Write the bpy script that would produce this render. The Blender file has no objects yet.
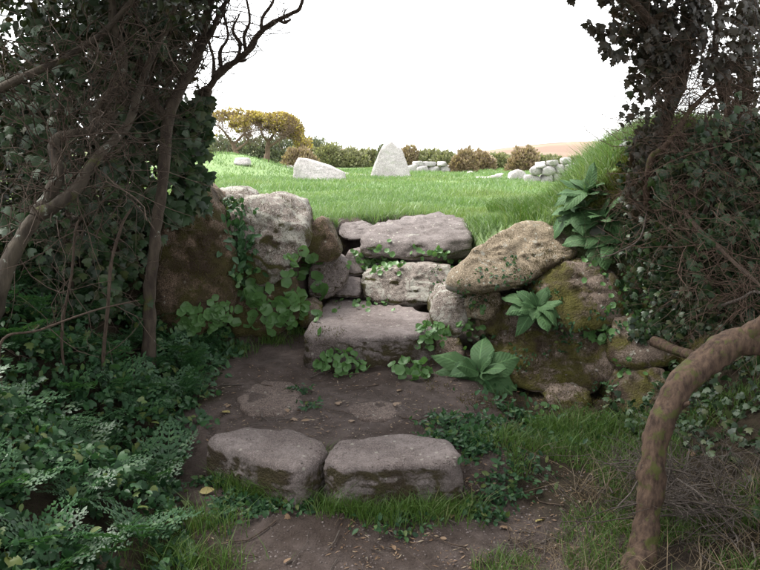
import bpy, bmesh, math
import numpy as np
from mathutils import Vector, Matrix

SC = bpy.context.scene
COL = SC.collection
RNG = np.random.default_rng(11)
# ------------------------------------------------------------------ camera, sky, sun, exposure
EYE = np.array((0.0, 0.0, 1.55)); PITCH = math.radians(9.66); FPX = 746.0
cam_data = bpy.data.cameras.new('camera'); cam = bpy.data.objects.new('camera', cam_data); COL.objects.link(cam)
cam.location = EYE; cam.rotation_euler = (math.radians(90) - PITCH, 0, 0)
cam_data.sensor_width = 36; cam_data.lens = FPX / 760 * 36; cam_data.clip_start = 0.05; cam_data.clip_end = 4000
SC.camera = cam
SUN_EL, SUN_AZ = math.radians(60), math.radians(-70)      # azimuth from +Y towards +X
w = bpy.data.worlds.new('World'); SC.world = w; w.use_nodes = True
nt = w.node_tree; bg = nt.nodes['Background']
sky = nt.nodes.new('ShaderNodeTexSky'); sky.sky_type = 'NISHITA'; sky.sun_disc = False
sky.sun_elevation = SUN_EL; sky.sun_rotation = SUN_AZ; sky.air_density = 1.0; sky.dust_density = 1.0; sky.ozone_density = 1.0
hs = nt.nodes.new('ShaderNodeHueSaturation'); hs.inputs['Saturation'].default_value = 0.08     # an even white overcast
nt.links.new(sky.outputs[0], hs.inputs['Color']); nt.links.new(hs.outputs[0], bg.inputs[0])
bg.inputs[1].default_value = 0.15
sd = bpy.data.lights.new('sun', 'SUN'); sun = bpy.data.objects.new('sun', sd); COL.objects.link(sun)
sd.energy = 1.5; sd.angle = math.radians(25); sd.color = (1, 0.96, 0.9)
sdir = Vector((math.sin(SUN_AZ) * math.cos(SUN_EL), math.cos(SUN_AZ) * math.cos(SUN_EL), math.sin(SUN_EL)))
sun.rotation_euler = sdir.to_track_quat('Z', 'Y').to_euler(); sun.location = (0, 0, 20)
vs = SC.view_settings; vs.view_transform = 'Standard'; vs.look = 'None'; vs.gamma = 1; vs.use_curve_mapping = False
vs.exposure = 2.05
SC.cycles.max_bounces = 6; SC.cycles.diffuse_bounces = 4; SC.cycles.transparent_max_bounces = 4
try:
    SC.cycles.use_denoising = True
except Exception: pass

# ------------------------------------------------------------------ helpers
def ray(px, py):
    a = (px - 380) / FPX; b = -(py - 285) / FPX; c, s = math.cos(PITCH), math.sin(PITCH)
    return np.array((a, c + b * s, -s + b * c))
def P(px, py, Y):
    d = ray(px, py); return EYE + d * (Y / d[1])
def Pz(px, py, z):
    d = ray(px, py); return EYE + d * ((z - EYE[2]) / d[2])
def sst(a, b, x):
    t = np.clip((x - a) / (b - a), 0, 1); return t * t * (3 - 2 * t)
def _hash(ix, iy, iz, seed):
    h = (ix.astype(np.uint32) * np.uint32(374761393) + iy.astype(np.uint32) * np.uint32(668265263)
         + iz.astype(np.uint32) * np.uint32(2147483647) + np.uint32((seed * 362437 + 1013) & 0xffffffff))
    h = (h ^ (h >> np.uint32(13))) * np.uint32(1274126177); h = h ^ (h >> np.uint32(16))
    return h.astype(np.float64) / 4294967295.0
def vnoise(p, seed=0):
    i = np.floor(p).astype(np.int64); f = p - i; f = f * f * f * (f * (f * 6 - 15) + 10); r = 0
    for dx in (0, 1):
        for dy in (0, 1):
            for dz in (0, 1):
                wgt = (f[:, 0] if dx else 1 - f[:, 0]) * (f[:, 1] if dy else 1 - f[:, 1]) * (f[:, 2] if dz else 1 - f[:, 2])
                r = r + wgt * _hash(i[:, 0] + dx, i[:, 1] + dy, i[:, 2] + dz, seed)
    return r * 2 - 1
def fbm(p, seed=0, octv=4, gain=.5):
    r = np.zeros(len(p)); a = 1.0
    for k in range(octv):
        r += a * vnoise(p * 2 ** k + k * 17.3, seed + k); a *= gain
    return r
def unit(v):
    return v / np.maximum(np.linalg.norm(v, axis=-1, keepdims=True), 1e-9)
def tag(o, label=None, cat=None, group=None, kind=None):
    if label: o['label'] = label
    if cat: o['category'] = cat
    if group: o['group'] = group
    if kind: o['kind'] = kind
    return o
def empty(name, loc):
    o = bpy.data.objects.new(name, None); o.empty_display_size = .1; COL.objects.link(o); o.location = loc; return o
def make_mesh(name, V, F, mat, smooth=True):
    """F: int array (m,3) or (m,4), or a list of such arrays"""
    me = bpy.data.meshes.new(name); V = np.asarray(V, np.float32)
    Fs = F if isinstance(F, list) else [F]; Fs = [np.asarray(f, np.int32) for f in Fs if len(f)]
    loops = np.concatenate([f.ravel() for f in Fs]); tot = np.concatenate([np.full(len(f), f.shape[1], np.int32) for f in Fs])
    start = np.concatenate([[0], np.cumsum(tot)[:-1]]).astype(np.int32)
    me.vertices.add(len(V)); me.vertices.foreach_set('co', V.ravel())
    me.loops.add(len(loops)); me.loops.foreach_set('vertex_index', loops)
    me.polygons.add(len(tot)); me.polygons.foreach_set('loop_start', start); me.polygons.foreach_set('loop_total', tot)
    me.update(calc_edges=True)
    if smooth: me.polygons.foreach_set('use_smooth', np.ones(len(tot), bool))
    if mat: me.materials.append(mat)
    return me
def add(name, me, parent=None, loc=(0, 0, 0)):
    o = bpy.data.objects.new(name, me); COL.objects.link(o); o.location = loc
    if parent: o.parent = parent
    return o
def world_part(name, V, F, mat, parent=None, smooth=True):
    """a mesh given in world coordinates, put under an unrotated parent"""
    V = np.asarray(V, float); pl = np.array(parent.location) if parent else np.zeros(3)
    if parent is None:
        c = np.array(((V[:, 0].min() + V[:, 0].max()) / 2, (V[:, 1].min() + V[:, 1].max()) / 2, V[:, 2].min())); 
        return add(name, make_mesh(name, V - c, F, mat, smooth), None, c)
    return add(name, make_mesh(name, V - pl, F, mat, smooth), parent)

# ------------------------------------------------------------------ materials
class NT:
    def __init__(s, name):
        s.m = bpy.data.materials.new(name); s.m.use_nodes = True; s.t = s.m.node_tree; s.b = s.t.nodes['Principled BSDF']
        s.out = s.t.nodes['Material Output']
    def n(s, typ, **kw):
        x = s.t.nodes.new('ShaderNode' + typ)
        for k, v in kw.items():
            if hasattr(x, k): setattr(x, k, v)
            else: x.inputs[k].default_value = v
        return x
    def l(s, a, b): s.t.links.new(a, b)
    def noise(s, vec, scale, detail=4, rough=.55, dist=0.0):
        x = s.n('TexNoise'); x.inputs['Scale'].default_value = scale; x.inputs['Detail'].default_value = detail
        x.inputs['Roughness'].default_value = rough; x.inputs['Distortion'].default_value = dist
        if vec is not None: s.l(vec, x.inputs['Vector'])
        return x.outputs['Fac']
    def ramp(s, fac, stops):
        x = s.n('ValToRGB'); e = x.color_ramp.elements
        while len(e) < len(stops): e.new(.5)
        for q, (p, c) in zip(e, stops):
            q.position = p; q.color = (c, c, c, 1) if np.isscalar(c) else (*c, 1)
        s.l(fac, x.inputs[0]); return x.outputs[0]
    def mix(s, fac, a, b, mode='MIX'):
        x = s.n('Mix', data_type='RGBA', blend_type=mode)
        for v, q in ((fac, x.inputs[0]), (a, x.inputs[6]), (b, x.inputs[7])):
            if hasattr(v, 'links') or hasattr(v, 'is_output'): s.l(v, q)
            else: q.default_value = v if np.isscalar(v) else (*v, 1)
        return x.outputs[2]
    def math(s, op, a, b=None, c=None, clamp=False):
        x = s.n('Math', operation=op); x.use_clamp = clamp
        for v, q in zip((a, b, c), x.inputs):
            if v is None: continue
            if hasattr(v, 'is_output'): s.l(v, q)
            else: q.default_value = v
        return x.outputs[0]
    def bump(s, h, strength, dist):
        x = s.n('Bump'); x.inputs['Strength'].default_value = strength; x.inputs['Distance'].default_value = dist
        s.l(h, x.inputs['Height']); s.l(x.outputs[0], s.b.inputs['Normal'])
    def coords(s):
        tc = s.n('TexCoord'); oi = s.n('ObjectInfo'); v = s.n('VectorMath', operation='SCALE'); v.inputs['Scale'].default_value = 37.0
        s.l(oi.outputs['Random'], v.inputs[0]); a = s.n('VectorMath', operation='ADD'); s.l(tc.outputs['Object'], a.inputs[0]); s.l(v.outputs[0], a.inputs[1])
        return a.outputs[0]

def rock_mat(name, light, dark, lichen=.4, moss=.4, side=.4, mosscol=(.05, .055, .016), f=1.0, grain=1.0):
    """granite: mottled, lichen spots, moss and soil film, heavier on steep faces"""
    t = NT(name); v = t.coords()
    n1 = t.noise(v, 3.2 * f, 6, .6); n2 = t.noise(v, 26 * f, 4, .6); n3 = t.noise(v, 150 * f, 3, .6)
    c = t.mix(t.ramp(n1, [(.36, 0.0), (.64, 1.0)]), dark, light)
    c = t.mix(t.math('MULTIPLY', t.ramp(n2, [(.42, 0.0), (.6, 1.0)]), .42), c, tuple(x * .5 for x in dark))
    c = t.mix(t.ramp(n3, [(.48, 0.0), (.64, .75 * grain)]), c, tuple(min(1, x * 1.55) for x in light))
    c = t.mix(t.ramp(t.noise(v, 110 * f, 3, .7), [(.52, 0.0), (.63, .7 * grain)]), c, tuple(x * .28 for x in dark))
    vo = t.n('TexVoronoi'); vo.inputs['Scale'].default_value = 26 * f; t.l(v, vo.inputs['Vector']); sc_ = t.n('SeparateColor'); t.l(vo.outputs['Color'], sc_.inputs[0])
    spot = t.math('MULTIPLY', t.ramp(t.math('ADD', vo.outputs['Distance'], t.math('MULTIPLY', t.noise(v, 60 * f, 3), .35)), [(.34, 1.0), (.42, 0.0)]), t.ramp(sc_.outputs[0], [(.62, 0.0), (.66, 1.0)]))
    c = t.mix(t.math('MULTIPLY', spot, min(1, .35 + lichen)), c, (.4, .39, .33))
    # lichen: pale crusts with a ragged outline
    ln = t.noise(v, 7 * f, 7, .72, .6)
    lo = .72 - .3 * lichen
    lm = t.ramp(ln, [(lo, 0.0), (lo + .05, 1.0)])
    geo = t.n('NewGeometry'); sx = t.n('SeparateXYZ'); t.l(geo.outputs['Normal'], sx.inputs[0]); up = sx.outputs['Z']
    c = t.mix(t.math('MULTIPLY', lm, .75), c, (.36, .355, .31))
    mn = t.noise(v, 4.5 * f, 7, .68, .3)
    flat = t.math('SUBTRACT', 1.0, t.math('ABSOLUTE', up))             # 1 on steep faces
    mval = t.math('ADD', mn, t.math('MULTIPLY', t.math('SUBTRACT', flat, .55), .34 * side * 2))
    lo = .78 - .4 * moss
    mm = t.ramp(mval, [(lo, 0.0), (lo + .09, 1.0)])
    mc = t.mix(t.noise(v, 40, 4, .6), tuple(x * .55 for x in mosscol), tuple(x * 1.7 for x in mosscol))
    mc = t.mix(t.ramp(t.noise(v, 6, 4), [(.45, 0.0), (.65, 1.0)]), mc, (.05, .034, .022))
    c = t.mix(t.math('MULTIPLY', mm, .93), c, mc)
    t.l(c, t.b.inputs['Base Color']); t.b.inputs['Roughness'].default_value = .88; t.b.inputs['Specular IOR Level'].default_value = .25
    h = t.math('ADD', t.math('MULTIPLY', n2, .6), t.math('MULTIPLY', n3, .3)); h = t.math('ADD', h, t.math('MULTIPLY', mm, t.noise(v, 90, 3)))
    t.bump(h, .9, .02)
    return t.m
M = {}
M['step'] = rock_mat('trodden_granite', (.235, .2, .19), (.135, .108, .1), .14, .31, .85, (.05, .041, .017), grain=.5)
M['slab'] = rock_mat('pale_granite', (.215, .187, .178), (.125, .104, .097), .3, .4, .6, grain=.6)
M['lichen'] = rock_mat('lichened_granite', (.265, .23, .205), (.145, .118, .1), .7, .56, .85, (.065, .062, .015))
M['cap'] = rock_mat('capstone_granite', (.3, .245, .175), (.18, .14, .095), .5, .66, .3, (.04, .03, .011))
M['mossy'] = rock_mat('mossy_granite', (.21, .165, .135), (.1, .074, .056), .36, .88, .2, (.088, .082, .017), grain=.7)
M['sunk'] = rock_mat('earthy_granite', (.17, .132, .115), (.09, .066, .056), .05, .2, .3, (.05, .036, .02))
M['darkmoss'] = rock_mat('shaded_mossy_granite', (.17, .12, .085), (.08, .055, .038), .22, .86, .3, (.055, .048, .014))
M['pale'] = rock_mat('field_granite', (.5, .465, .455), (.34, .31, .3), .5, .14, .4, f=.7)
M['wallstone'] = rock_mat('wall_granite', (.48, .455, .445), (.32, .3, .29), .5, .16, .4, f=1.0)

def leaf_mat(name, stops, rough=.42, trans=.25, vein=0.0, spec=.5, patch=None):
    t = NT(name); g = t.n('NewGeometry'); v = t.coords()
    c = t.ramp(g.outputs['Random Per Island'], stops)
    c = t.mix(t.math('MULTIPLY', t.noise(v, 9, 3), .5), c, tuple(x * .6 for x in stops[0][1]))
    if patch:
        c = t.mix(t.ramp(t.noise(v, 1.1, 5, .65), [(.42, 0.0), (.62, .85)]), c, patch[0], 'MULTIPLY'); c = t.mix(t.ramp(t.noise(v, .45, 4, .6), [(.5, 0.0), (.66, .8)]), c, patch[1], 'MULTIPLY')
    t.l(c, t.b.inputs['Base Color']); t.b.inputs['Roughness'].default_value = rough; t.b.inputs['Specular IOR Level'].default_value = spec
    if vein: t.bump(t.noise(v, vein, 2), .5, .004)
    if trans:
        tr = t.n('BsdfTranslucent'); mx = t.n('MixShader'); mx.inputs[0].default_value = trans
        t.l(t.mix(1.0, c, (1.0, 1.1, .5), 'MULTIPLY'), tr.inputs[0]); t.l(t.b.outputs[0], mx.inputs[1]); t.l(tr.outputs[0], mx.inputs[2]); t.l(mx.outputs[0], t.out.inputs[0])
    return t.m
G = lambda *a: tuple(a)
M['ivy'] = leaf_mat('ivy_leaf', [(0, G(.013, .032, .012)), (.45, G(.026, .06, .02)), (.8, G(.05, .1, .032)), (1, G(.095, .1, .035))], .46, .12, 0, .5)
M['hedge'] = leaf_mat('hedge_leaf', [(0, G(.02, .028, .012)), (.5, G(.035, .05, .018)), (.85, G(.06, .09, .03)), (1, G(.1, .065, .03))], .35, .15, 0, .6)
M['rusty'] = leaf_mat('rusty_leaf', [(0, G(.03, .03, .02)), (.5, G(.045, .04, .024)), (.8, G(.07, .045, .03)), (1, G(.05, .075, .028))], .4, .12, 0, .6)
M['cover'] = leaf_mat('undergrowth_leaf', [(0, G(.024, .065, .03)), (.5, G(.044, .115, .045)), (.85, G(.078, .17, .064)), (1, G(.16, .19, .05))], .46, .25, 0, .32)
M['parsley'] = leaf_mat('parsley_leaf', [(0, G(.032, .09, .038)), (.6, G(.056, .145, .056)), (1, G(.1, .2, .076))], .46, .28)
M['penny'] = leaf_mat('pennywort_leaf', [(0, G(.085, .19, .06)), (.6, G(.13, .26, .085)), (1, G(.2, .33, .11))], .42, .28)
M['fox'] = leaf_mat('foxglove_leaf', [(0, G(.035, .085, .04)), (.5, G(.055, .125, .055)), (1, G(.08, .16, .075))], .48, .2, 60)
def fox_mat(name, a, b, rough=.62):
    t = NT(name); tc = t.n('TexCoord'); sx = t.n('SeparateXYZ'); t.l(tc.outputs['Object'], sx.inputs[0]); ax = t.math('ABSOLUTE', sx.outputs[0])
    w_ = t.math('SINE', t.math('MULTIPLY', t.math('SUBTRACT', sx.outputs[1], t.math('MULTIPLY', ax, 1.1)), 62.0)); rib = t.ramp(ax, [(.006, 1.0), (.022, 0.0)])
    oi = t.n('ObjectInfo'); c = t.mix(oi.outputs['Random'], a, b); c = t.mix(t.math('MULTIPLY', t.noise(tc.outputs['Object'], 7, 4), .55), c, tuple(x * .6 for x in a))
    c = t.mix(t.math('MULTIPLY', rib, .35), c, tuple(min(1, x * 1.9) for x in b))
    c = t.mix(t.ramp(t.noise(tc.outputs['Object'], 16, 5, .7), [(.6, 0.0), (.68, .6)]), c, (.13, .12, .04))
    t.l(c, t.b.inputs['Base Color']); t.b.inputs['Roughness'].default_value = rough; t.b.inputs['Specular IOR Level'].default_value = .25
    h = t.math('ADD', t.math('MULTIPLY', w_, .16), t.noise(tc.outputs['Object'], 26, 3)); t.bump(h, .55, .006)
    tr = t.n('BsdfTranslucent'); mx = t.n('MixShader'); mx.inputs[0].default_value = .18; t.l(c, tr.inputs[0]); t.l(t.b.outputs[0], mx.inputs[1]); t.l(tr.outputs[0], mx.inputs[2]); t.l(mx.outputs[0], t.out.inputs[0])
    return t.m
M['fox'] = fox_mat('foxglove_leaf', (.05, .115, .042), (.1, .19, .075))
M['foxdark'] = leaf_mat('old_foxglove_leaf', [(0, G(.03, .05, .028)), (1, G(.055, .06, .04))], .5, .12, 60)
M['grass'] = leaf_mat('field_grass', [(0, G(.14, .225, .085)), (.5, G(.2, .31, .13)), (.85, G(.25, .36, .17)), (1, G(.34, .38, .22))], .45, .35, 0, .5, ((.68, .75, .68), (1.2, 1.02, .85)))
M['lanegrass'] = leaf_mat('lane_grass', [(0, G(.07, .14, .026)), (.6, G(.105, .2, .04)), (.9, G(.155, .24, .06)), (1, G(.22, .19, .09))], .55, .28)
M['moss'] = leaf_mat('moss', [(0, G(.055, .042, .014)), (.6, G(.1, .08, .022)), (1, G(.13, .13, .036))], .8, .2, 0, .2)
M['ymoss'] = leaf_mat('bank_moss', [(0, G(.08, .1, .025)), (.6, G(.16, .17, .04)), (1, G(.25, .22, .06))], .7, .2, 0, .2)
M['straw'] = leaf_mat('straw', [(0, G(.1, .072, .042)), (.6, G(.17, .125, .075)), (1, G(.27, .2, .12))], .6, .1)
M['gorse'] = leaf_mat('gorse_spines', [(0, G(.26, .18, .13)), (.4, G(.34, .25, .13)), (.55, G(.55, .43, .1)), (1, G(.68, .55, .12))], .6, .25)  # gorse and scrub tones lifted: pale sky glare is mixed into the leaf colour
M['scrubg'] = leaf_mat('scrub_leaf_green', [(0, G(.2, .21, .12)), (.6, G(.3, .3, .17)), (1, G(.4, .38, .22))], .6, .25)
M['scrubb'] = leaf_mat('scrub_leaf_brown', [(0, G(.26, .19, .14)), (.6, G(.38, .28, .19)), (1, G(.46, .37, .24))], .6, .25)
M['scrubd'] = leaf_mat('scrub_leaf_dark', [(0, G(.13, .15, .11)), (.6, G(.19, .21, .14)), (1, G(.26, .27, .17))], .6, .25)
M['yellow'] = leaf_mat('fallen_leaf', [(0, G(.4, .33, .12)), (1, G(.46, .38, .15))], .5, .2)
M['dead'] = leaf_mat('dead_leaf', [(0, G(.16, .09, .05)), (.7, G(.26, .17, .1)), (1, G(.4, .34, .24))], .6, .1)

def bark_mat(name, light, dark, lichen=.3, moss=.3, scale=1.0):
    t = NT(name); v = t.coords(); mp = t.n('Mapping'); mp.inputs['Scale'].default_value = (1, 1, .3); t.l(v, mp.inputs['Vector'])
    n1 = t.noise(mp.outputs[0], 22 * scale, 6, .65); n2 = t.noise(v, 9 * scale, 5, .6)
    c = t.mix(t.ramp(n1, [(.35, 0.0), (.65, 1.0)]), dark, light)
    lo = .74 - .3 * lichen; c = t.mix(t.math('MULTIPLY', t.ramp(t.noise(v, 17 * scale, 5, .65), [(lo, 0.0), (lo + .06, 1.0)]), .8), c, (.33, .36, .31))
    lo = .72 - .35 * moss; c = t.mix(t.math('MULTIPLY', t.ramp(n2, [(lo, 0.0), (lo + .1, 1.0)]), .85), c, (.075, .085, .022))
    t.l(c, t.b.inputs['Base Color']); t.b.inputs['Roughness'].default_value = .85; t.b.inputs['Specular IOR Level'].default_value = .25
    t.bump(t.math('ADD', n1, t.math('MULTIPLY', n2, .5)), .9, .012 / scale ** .5)
    return t.m
M['bark'] = bark_mat('hawthorn_bark', (.095, .075, .056), (.038, .028, .023), .3, .4)
M['lichbark'] = bark_mat('lichened_bark', (.09, .074, .055), (.036, .028, .022), .42, .4)
M['mossbark'] = bark_mat('mossy_bark', (.13, .086, .06), (.04, .026, .02), .12, .52, 2.2)
M['twig'] = bark_mat('twig_bark', (.11, .08, .06), (.048, .034, .027), .2, .1, 3)
M['redtwig'] = bark_mat('bramble_twig', (.17, .115, .085), (.075, .05, .038), .12, .0, 3)
M['greytwig'] = bark_mat('dead_twig', (.14, .12, .105), (.07, .056, .048), .1, .0, 3)
M['gorsebark'] = bark_mat('gorse_bark', (.22, .155, .115), (.11, .076, .056), .1, .0)

def ground_mat():
    t = NT('ground'); tc = t.n('TexCoord'); v = tc.outputs['Object']
    att = t.n('Attribute', attribute_name='cover'); sp = t.n('SeparateColor'); t.l(att.outputs['Color'], sp.inputs[0])
    n1 = t.noise(v, 2.3, 6, .6); n2 = t.noise(v, 14, 5, .65); n3 = t.noise(v, 120, 4, .7)
    soil = t.mix(t.ramp(n2, [(.35, 0.0), (.65, 1.0)]), (.058, .044, .039), (.13, .102, .093))
    soil = t.mix(t.ramp(n3, [(.45, 0.0), (.7, .8)]), soil, (.15, .118, .1))
    soil = t.mix(t.ramp(n1, [(.45, 0.0), (.62, .6)]), soil, (.044, .03, .023))
    duff = t.mix(t.ramp(n2, [(.35, 0.0), (.65, 1.0)]), (.026, .019, .014), (.06, .043, .03))
    duff = t.mix(t.ramp(n3, [(.5, 0.0), (.62, .5)]), duff, (.045, .06, .02))
    g = t.mix(t.ramp(t.noise(v, .9, 5, .6), [(.35, 0.0), (.65, 1.0)]), (.16, .25, .1), (.22, .31, .14))
    g = t.mix(t.ramp(n2, [(.4, 0.0), (.7, .6)]), g, (.23, .3, .13))
    moor = t.mix(t.ramp(t.noise(v, .02, 6, .6), [(.4, 0.0), (.6, 1.0)]), (.2, .135, .1), (.27, .2, .14))
    c = t.mix(sp.outputs[0], duff, soil); c = t.mix(sp.outputs[1], c, g); c = t.mix(sp.outputs[2], c, moor)
    t.l(c, t.b.inputs['Base Color']); t.b.inputs['Roughness'].default_value = .92; t.b.inputs['Specular IOR Level'].default_value = .2
    t.bump(t.math('ADD', t.math('MULTIPLY', n2, .7), t.math('MULTIPLY', n3, .45)), 1.0, .03)
    return t.m
M['ground'] = ground_mat()

# ------------------------------------------------------------------ terrain
YB = [(-6, 3.2), (-3, 4.0), (-1.9, 4.75), (-1.2, 5.05), (-.7, 5.2), (-.55, 5.6), (-.42, 6.3), (-.3, 6.55), (-.1, 6.75), (.42, 6.75), (.7, 6.45), (.84, 5.65), (.98, 5.1), (1.3, 4.9), (1.7, 4.6), (2.2, 4.0), (3.0, 3.0), (6, 2)]
YBX = np.array([a for a, b in YB]); YBY = np.array([b for a, b in YB])
def H0(x, y):
    lane = 0.2 * sst(3.12, 3.44, y - .22 * (1 - sst(-.75, -.45, x))) + .09 * sst(3.5, 4.7, y)
    lane = lane * (1 - sst(.55, .9, x)) + sst(.55, .9, x) * (.07 * sst(2.6, 4.2, y) + .05)
    el = -.74 - .14 * np.exp(-((y - 3.35) / .3) ** 2) - .26 * sst(2.6, 4.2, y)
    left = .95 * sst(0, 1.6, el - x) ** 1.2
    right = .25 * sst(1.25, 1.9, x) + .8 * sst(1.7, 2.7, x)
    lane = lane + .05 * np.exp(-((y - 3.0) / .13) ** 2) * (1 - sst(.3, .5, x))
    lo = lane + left + right
    yb = np.interp(x, YBX, YBY)
    wide = .2 + .28 * np.exp(-((x + .32) / .14) ** 2)
    wide = wide + .34 * np.exp(-((x - .86) / .16) ** 2)
    k = sst(-wide, wide, y - yb)
    up = 1.0 + .0045 * np.clip(y - 6, 0, 30)
    up = up + .2 * (1 - sst(-1.0, -.55, x)) * (1 - sst(5.3, 6.4, y))
    bank = sst(1.0, 1.95, x - .2 * (y - 5)) * (1 - sst(7.5, 11, y))
    up = up + .62 * bank + .1 * sst(.6, 1.2, x) * (1 - sst(6, 8, y))
    up = up + .45 * np.exp(-(((x + 4.4) / 1.5) ** 2 + ((y - 22) / 2.0) ** 2)) * 1.35
    up = up + 11.5 * sst(0, 130, x - .08 * (y - 400)) * sst(250, 500, y) * (1 - sst(550, 900, y)) + 1.2 * sst(28, 60, y) * (1 - sst(-4, 6, x))
    lo = np.minimum(lo, np.maximum(up, 1.0))
    return lo * (1 - k) + up * k
def H(x, y):
    x = np.asarray(x, float); y = np.asarray(y, float); z = H0(x, y); p = np.stack([x.ravel(), y.ravel(), 0 * x.ravel()], 1)
    b = (.035 * fbm(p * 2.1, 3, 4)).reshape(z.shape); near = 1 - sst(25, 40, y); b = b + (.012 * fbm(p * 9, 23, 3) + .006 * np.abs(fbm(p * 17, 29, 2))).reshape(z.shape) * (1 - sst(6, 9, y))
    yb = np.interp(x, YBX, YBY); upm = sst(0, .5, y - yb)
    return z + b * near * (1 - .45 * upm)
def axis(lo, hi, step, far0, far1, g):
    a = list(np.arange(lo, hi, step)); s = step; q = lo; left = []
    while q > far0:
        s *= g; q -= s; left.append(q)
    s = step; q = a[-1]; right = []
    while q < far1:
        s *= g; q += s; right.append(q)
    return np.array(left[::-1] + a + right)
gx = axis(-2.6, 2.8, .035, -1500, 1500, 1.16); gy = axis(1.5, 8.0, .035, -60, 3000, 1.14)
GX, GY = np.meshgrid(gx, gy); GZ = H(GX, GY)
V = np.stack([GX.ravel(), GY.ravel(), GZ.ravel()], 1); nx, ny = len(gx), len(gy)
idx = np.arange(nx * ny).reshape(ny, nx)
F = np.stack([idx[:-1, :-1].ravel(), idx[:-1, 1:].ravel(), idx[1:, 1:].ravel(), idx[1:, :-1].ravel()], 1)
gm = make_mesh('ground', V, F, M['ground'])
yb = np.interp(V[:, 0], YBX, YBY); wob = .2 * fbm(V * np.array((2.2, 2.2, 0)), 8, 4)
el = -.74 - .12 * np.exp(-((V[:, 1] - 3.35) / .3) ** 2) - .26 * sst(2.6, 4.2, V[:, 1])
soilm = sst(-.1, .12, V[:, 0] - el + wob) * (1 - sst(.5, .75, V[:, 0] + wob - .45 * (1 - sst(2.7, 3.3, V[:, 1])))) * (1 - sst(.3, .9, V[:, 1] - yb))
gap = np.exp(-((V[:, 0] + .33) / .2) ** 2) * sst(5, 5.4, V[:, 1]) * (1 - sst(6.9, 7.2, V[:, 1] + wob))
grassm = sst(.3, .6, V[:, 1] - yb + wob * .5 + .35 * sst(.45, .6, V[:, 0])) * (1 - sst(.35, .8, gap)); soilm = np.maximum(soilm, gap)
moorm = sst(35, 60, V[:, 1]) + sst(60, 120, np.abs(V[:, 0]))
ca = gm.color_attributes.new('cover', 'FLOAT_COLOR', 'POINT')
ca.data.foreach_set('color', np.stack([soilm, grassm, np.clip(moorm, 0, 1), np.ones(len(V))], 1).astype(np.float32).ravel())
tag(add('ground', gm), kind='structure')

# ------------------------------------------------------------------ stones
_ico = {}
def ico(level):
    if level not in _ico:
        bm = bmesh.new(); bmesh.ops.create_icosphere(bm, subdivisions=level, radius=1)
        _ico[level] = (np.array([v.co for v in bm.verts]), np.array([[v.index for v in f.verts] for f in bm.faces])); bm.free()
    return _ico[level]
_seed = [100]
def stone_mesh(name, pts, mat, level=4, p=13, rough=1.0, chips=22):
    """a weathered boulder filling the convex hull of pts: its faces meet in worn, uneven edges"""
    pts = np.asarray(pts, float); c = (pts.min(0) + pts.max(0)) / 2
    bm = bmesh.new()
    for q in pts: bm.verts.new(q - c)
    bmesh.ops.convex_hull(bm, input=bm.verts); bm.normal_update()
    pl = []
    for f in bm.faces:
        n = np.array(f.normal); h = float(np.dot(n, np.array(f.verts[0].co)))
        if f.calc_area() < 1e-7: continue
        if h < 0: n, h = -n, -h
        if any(np.dot(n, m) > .9998 for m, _ in pl): continue
        pl.append((n, max(h, .004)))
    bm.free()
    for n in unit(np.random.default_rng(_seed[0]).normal(0, 1, (chips, 3)) * (1, 1, .8)):            # broken facets
        pl.append((n, max(float(((pts - c) @ n).max()) * np.random.default_rng(int(abs(n[0]) * 1e6)).uniform(.83, .95), .004)))
    N = np.array([a for a, b in pl]); Hh = np.array([b for a, b in pl])
    U, Fc = ico(level); half = (pts.max(0) - pts.min(0)) / 2; D = unit(U * half)
    q = np.maximum(D @ N.T, 0) / Hh
    r = 1 / q.max(1)
    X = D * r[:, None]; E = np.unique(np.sort(np.concatenate([Fc[:, [0, 1]], Fc[:, [1, 2]], Fc[:, [2, 0]]]), axis=1), axis=0); cnt = np.zeros(len(X))
    np.add.at(cnt, E[:, 0], 1); np.add.at(cnt, E[:, 1], 1); ext0 = pts.max(0) - pts.min(0)
    for _ in range(int({3: .3, 4: .5, 5: 2}.get(level, 1) * 11 / p + .3)):                      # worn edges
        A = np.zeros_like(X); np.add.at(A, E[:, 0], X[E[:, 1]]); np.add.at(A, E[:, 1], X[E[:, 0]]); X = .35 * X + .65 * A / cnt[:, None]
    X *= ext0 / (X.max(0) - X.min(0)); size = float(np.cbrt(np.prod(half))); _seed[0] += 7; s = _seed[0]
    nrm = unit(D / half)
    k = X / size; off = _seed[0] * 3.1
    d = .035 * fbm(k * .9 + off, s, 3) + .06 * (np.abs(fbm(k * 2.2 + off, s + 1, 4)) - .3) + .032 * fbm(k * 7 + off, s + 2, 4, .65)
    # a few cracks and bedding lines
    cr = vnoise(k * np.array((1.1, 1.1, 2.6)) + off, s + 4); d -= .05 * np.exp(-(cr / .035) ** 2) * (vnoise(k * 1.3, s + 5) > 0)
    X = X + nrm * (d * size * rough)[:, None]
    return make_mesh(name, X, Fc, mat), c
def stone(name, pts, mat, label=None, cat=None, group=None, parent=None, level=4, p=13, rough=1.0, chips=22):
    me, c = stone_mesh(name, pts, mat, level, p, rough, chips)
    if parent: c = c - np.array(parent.location)
    o = add(name, me, parent, c)
    return tag(o, label, cat, group)
def top_block(top, zbot, grow=1.0):
    """points of a block: top polygon [(px,py,z)], sides dropping to zbot"""
    T = np.array([Pz(a, b, z) for a, b, z in top]); B = T.copy(); c = B.mean(0); B = c + (B - c) * np.array((grow, grow, 1)); B[:, 2] = zbot
    return np.concatenate([T, B])
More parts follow.
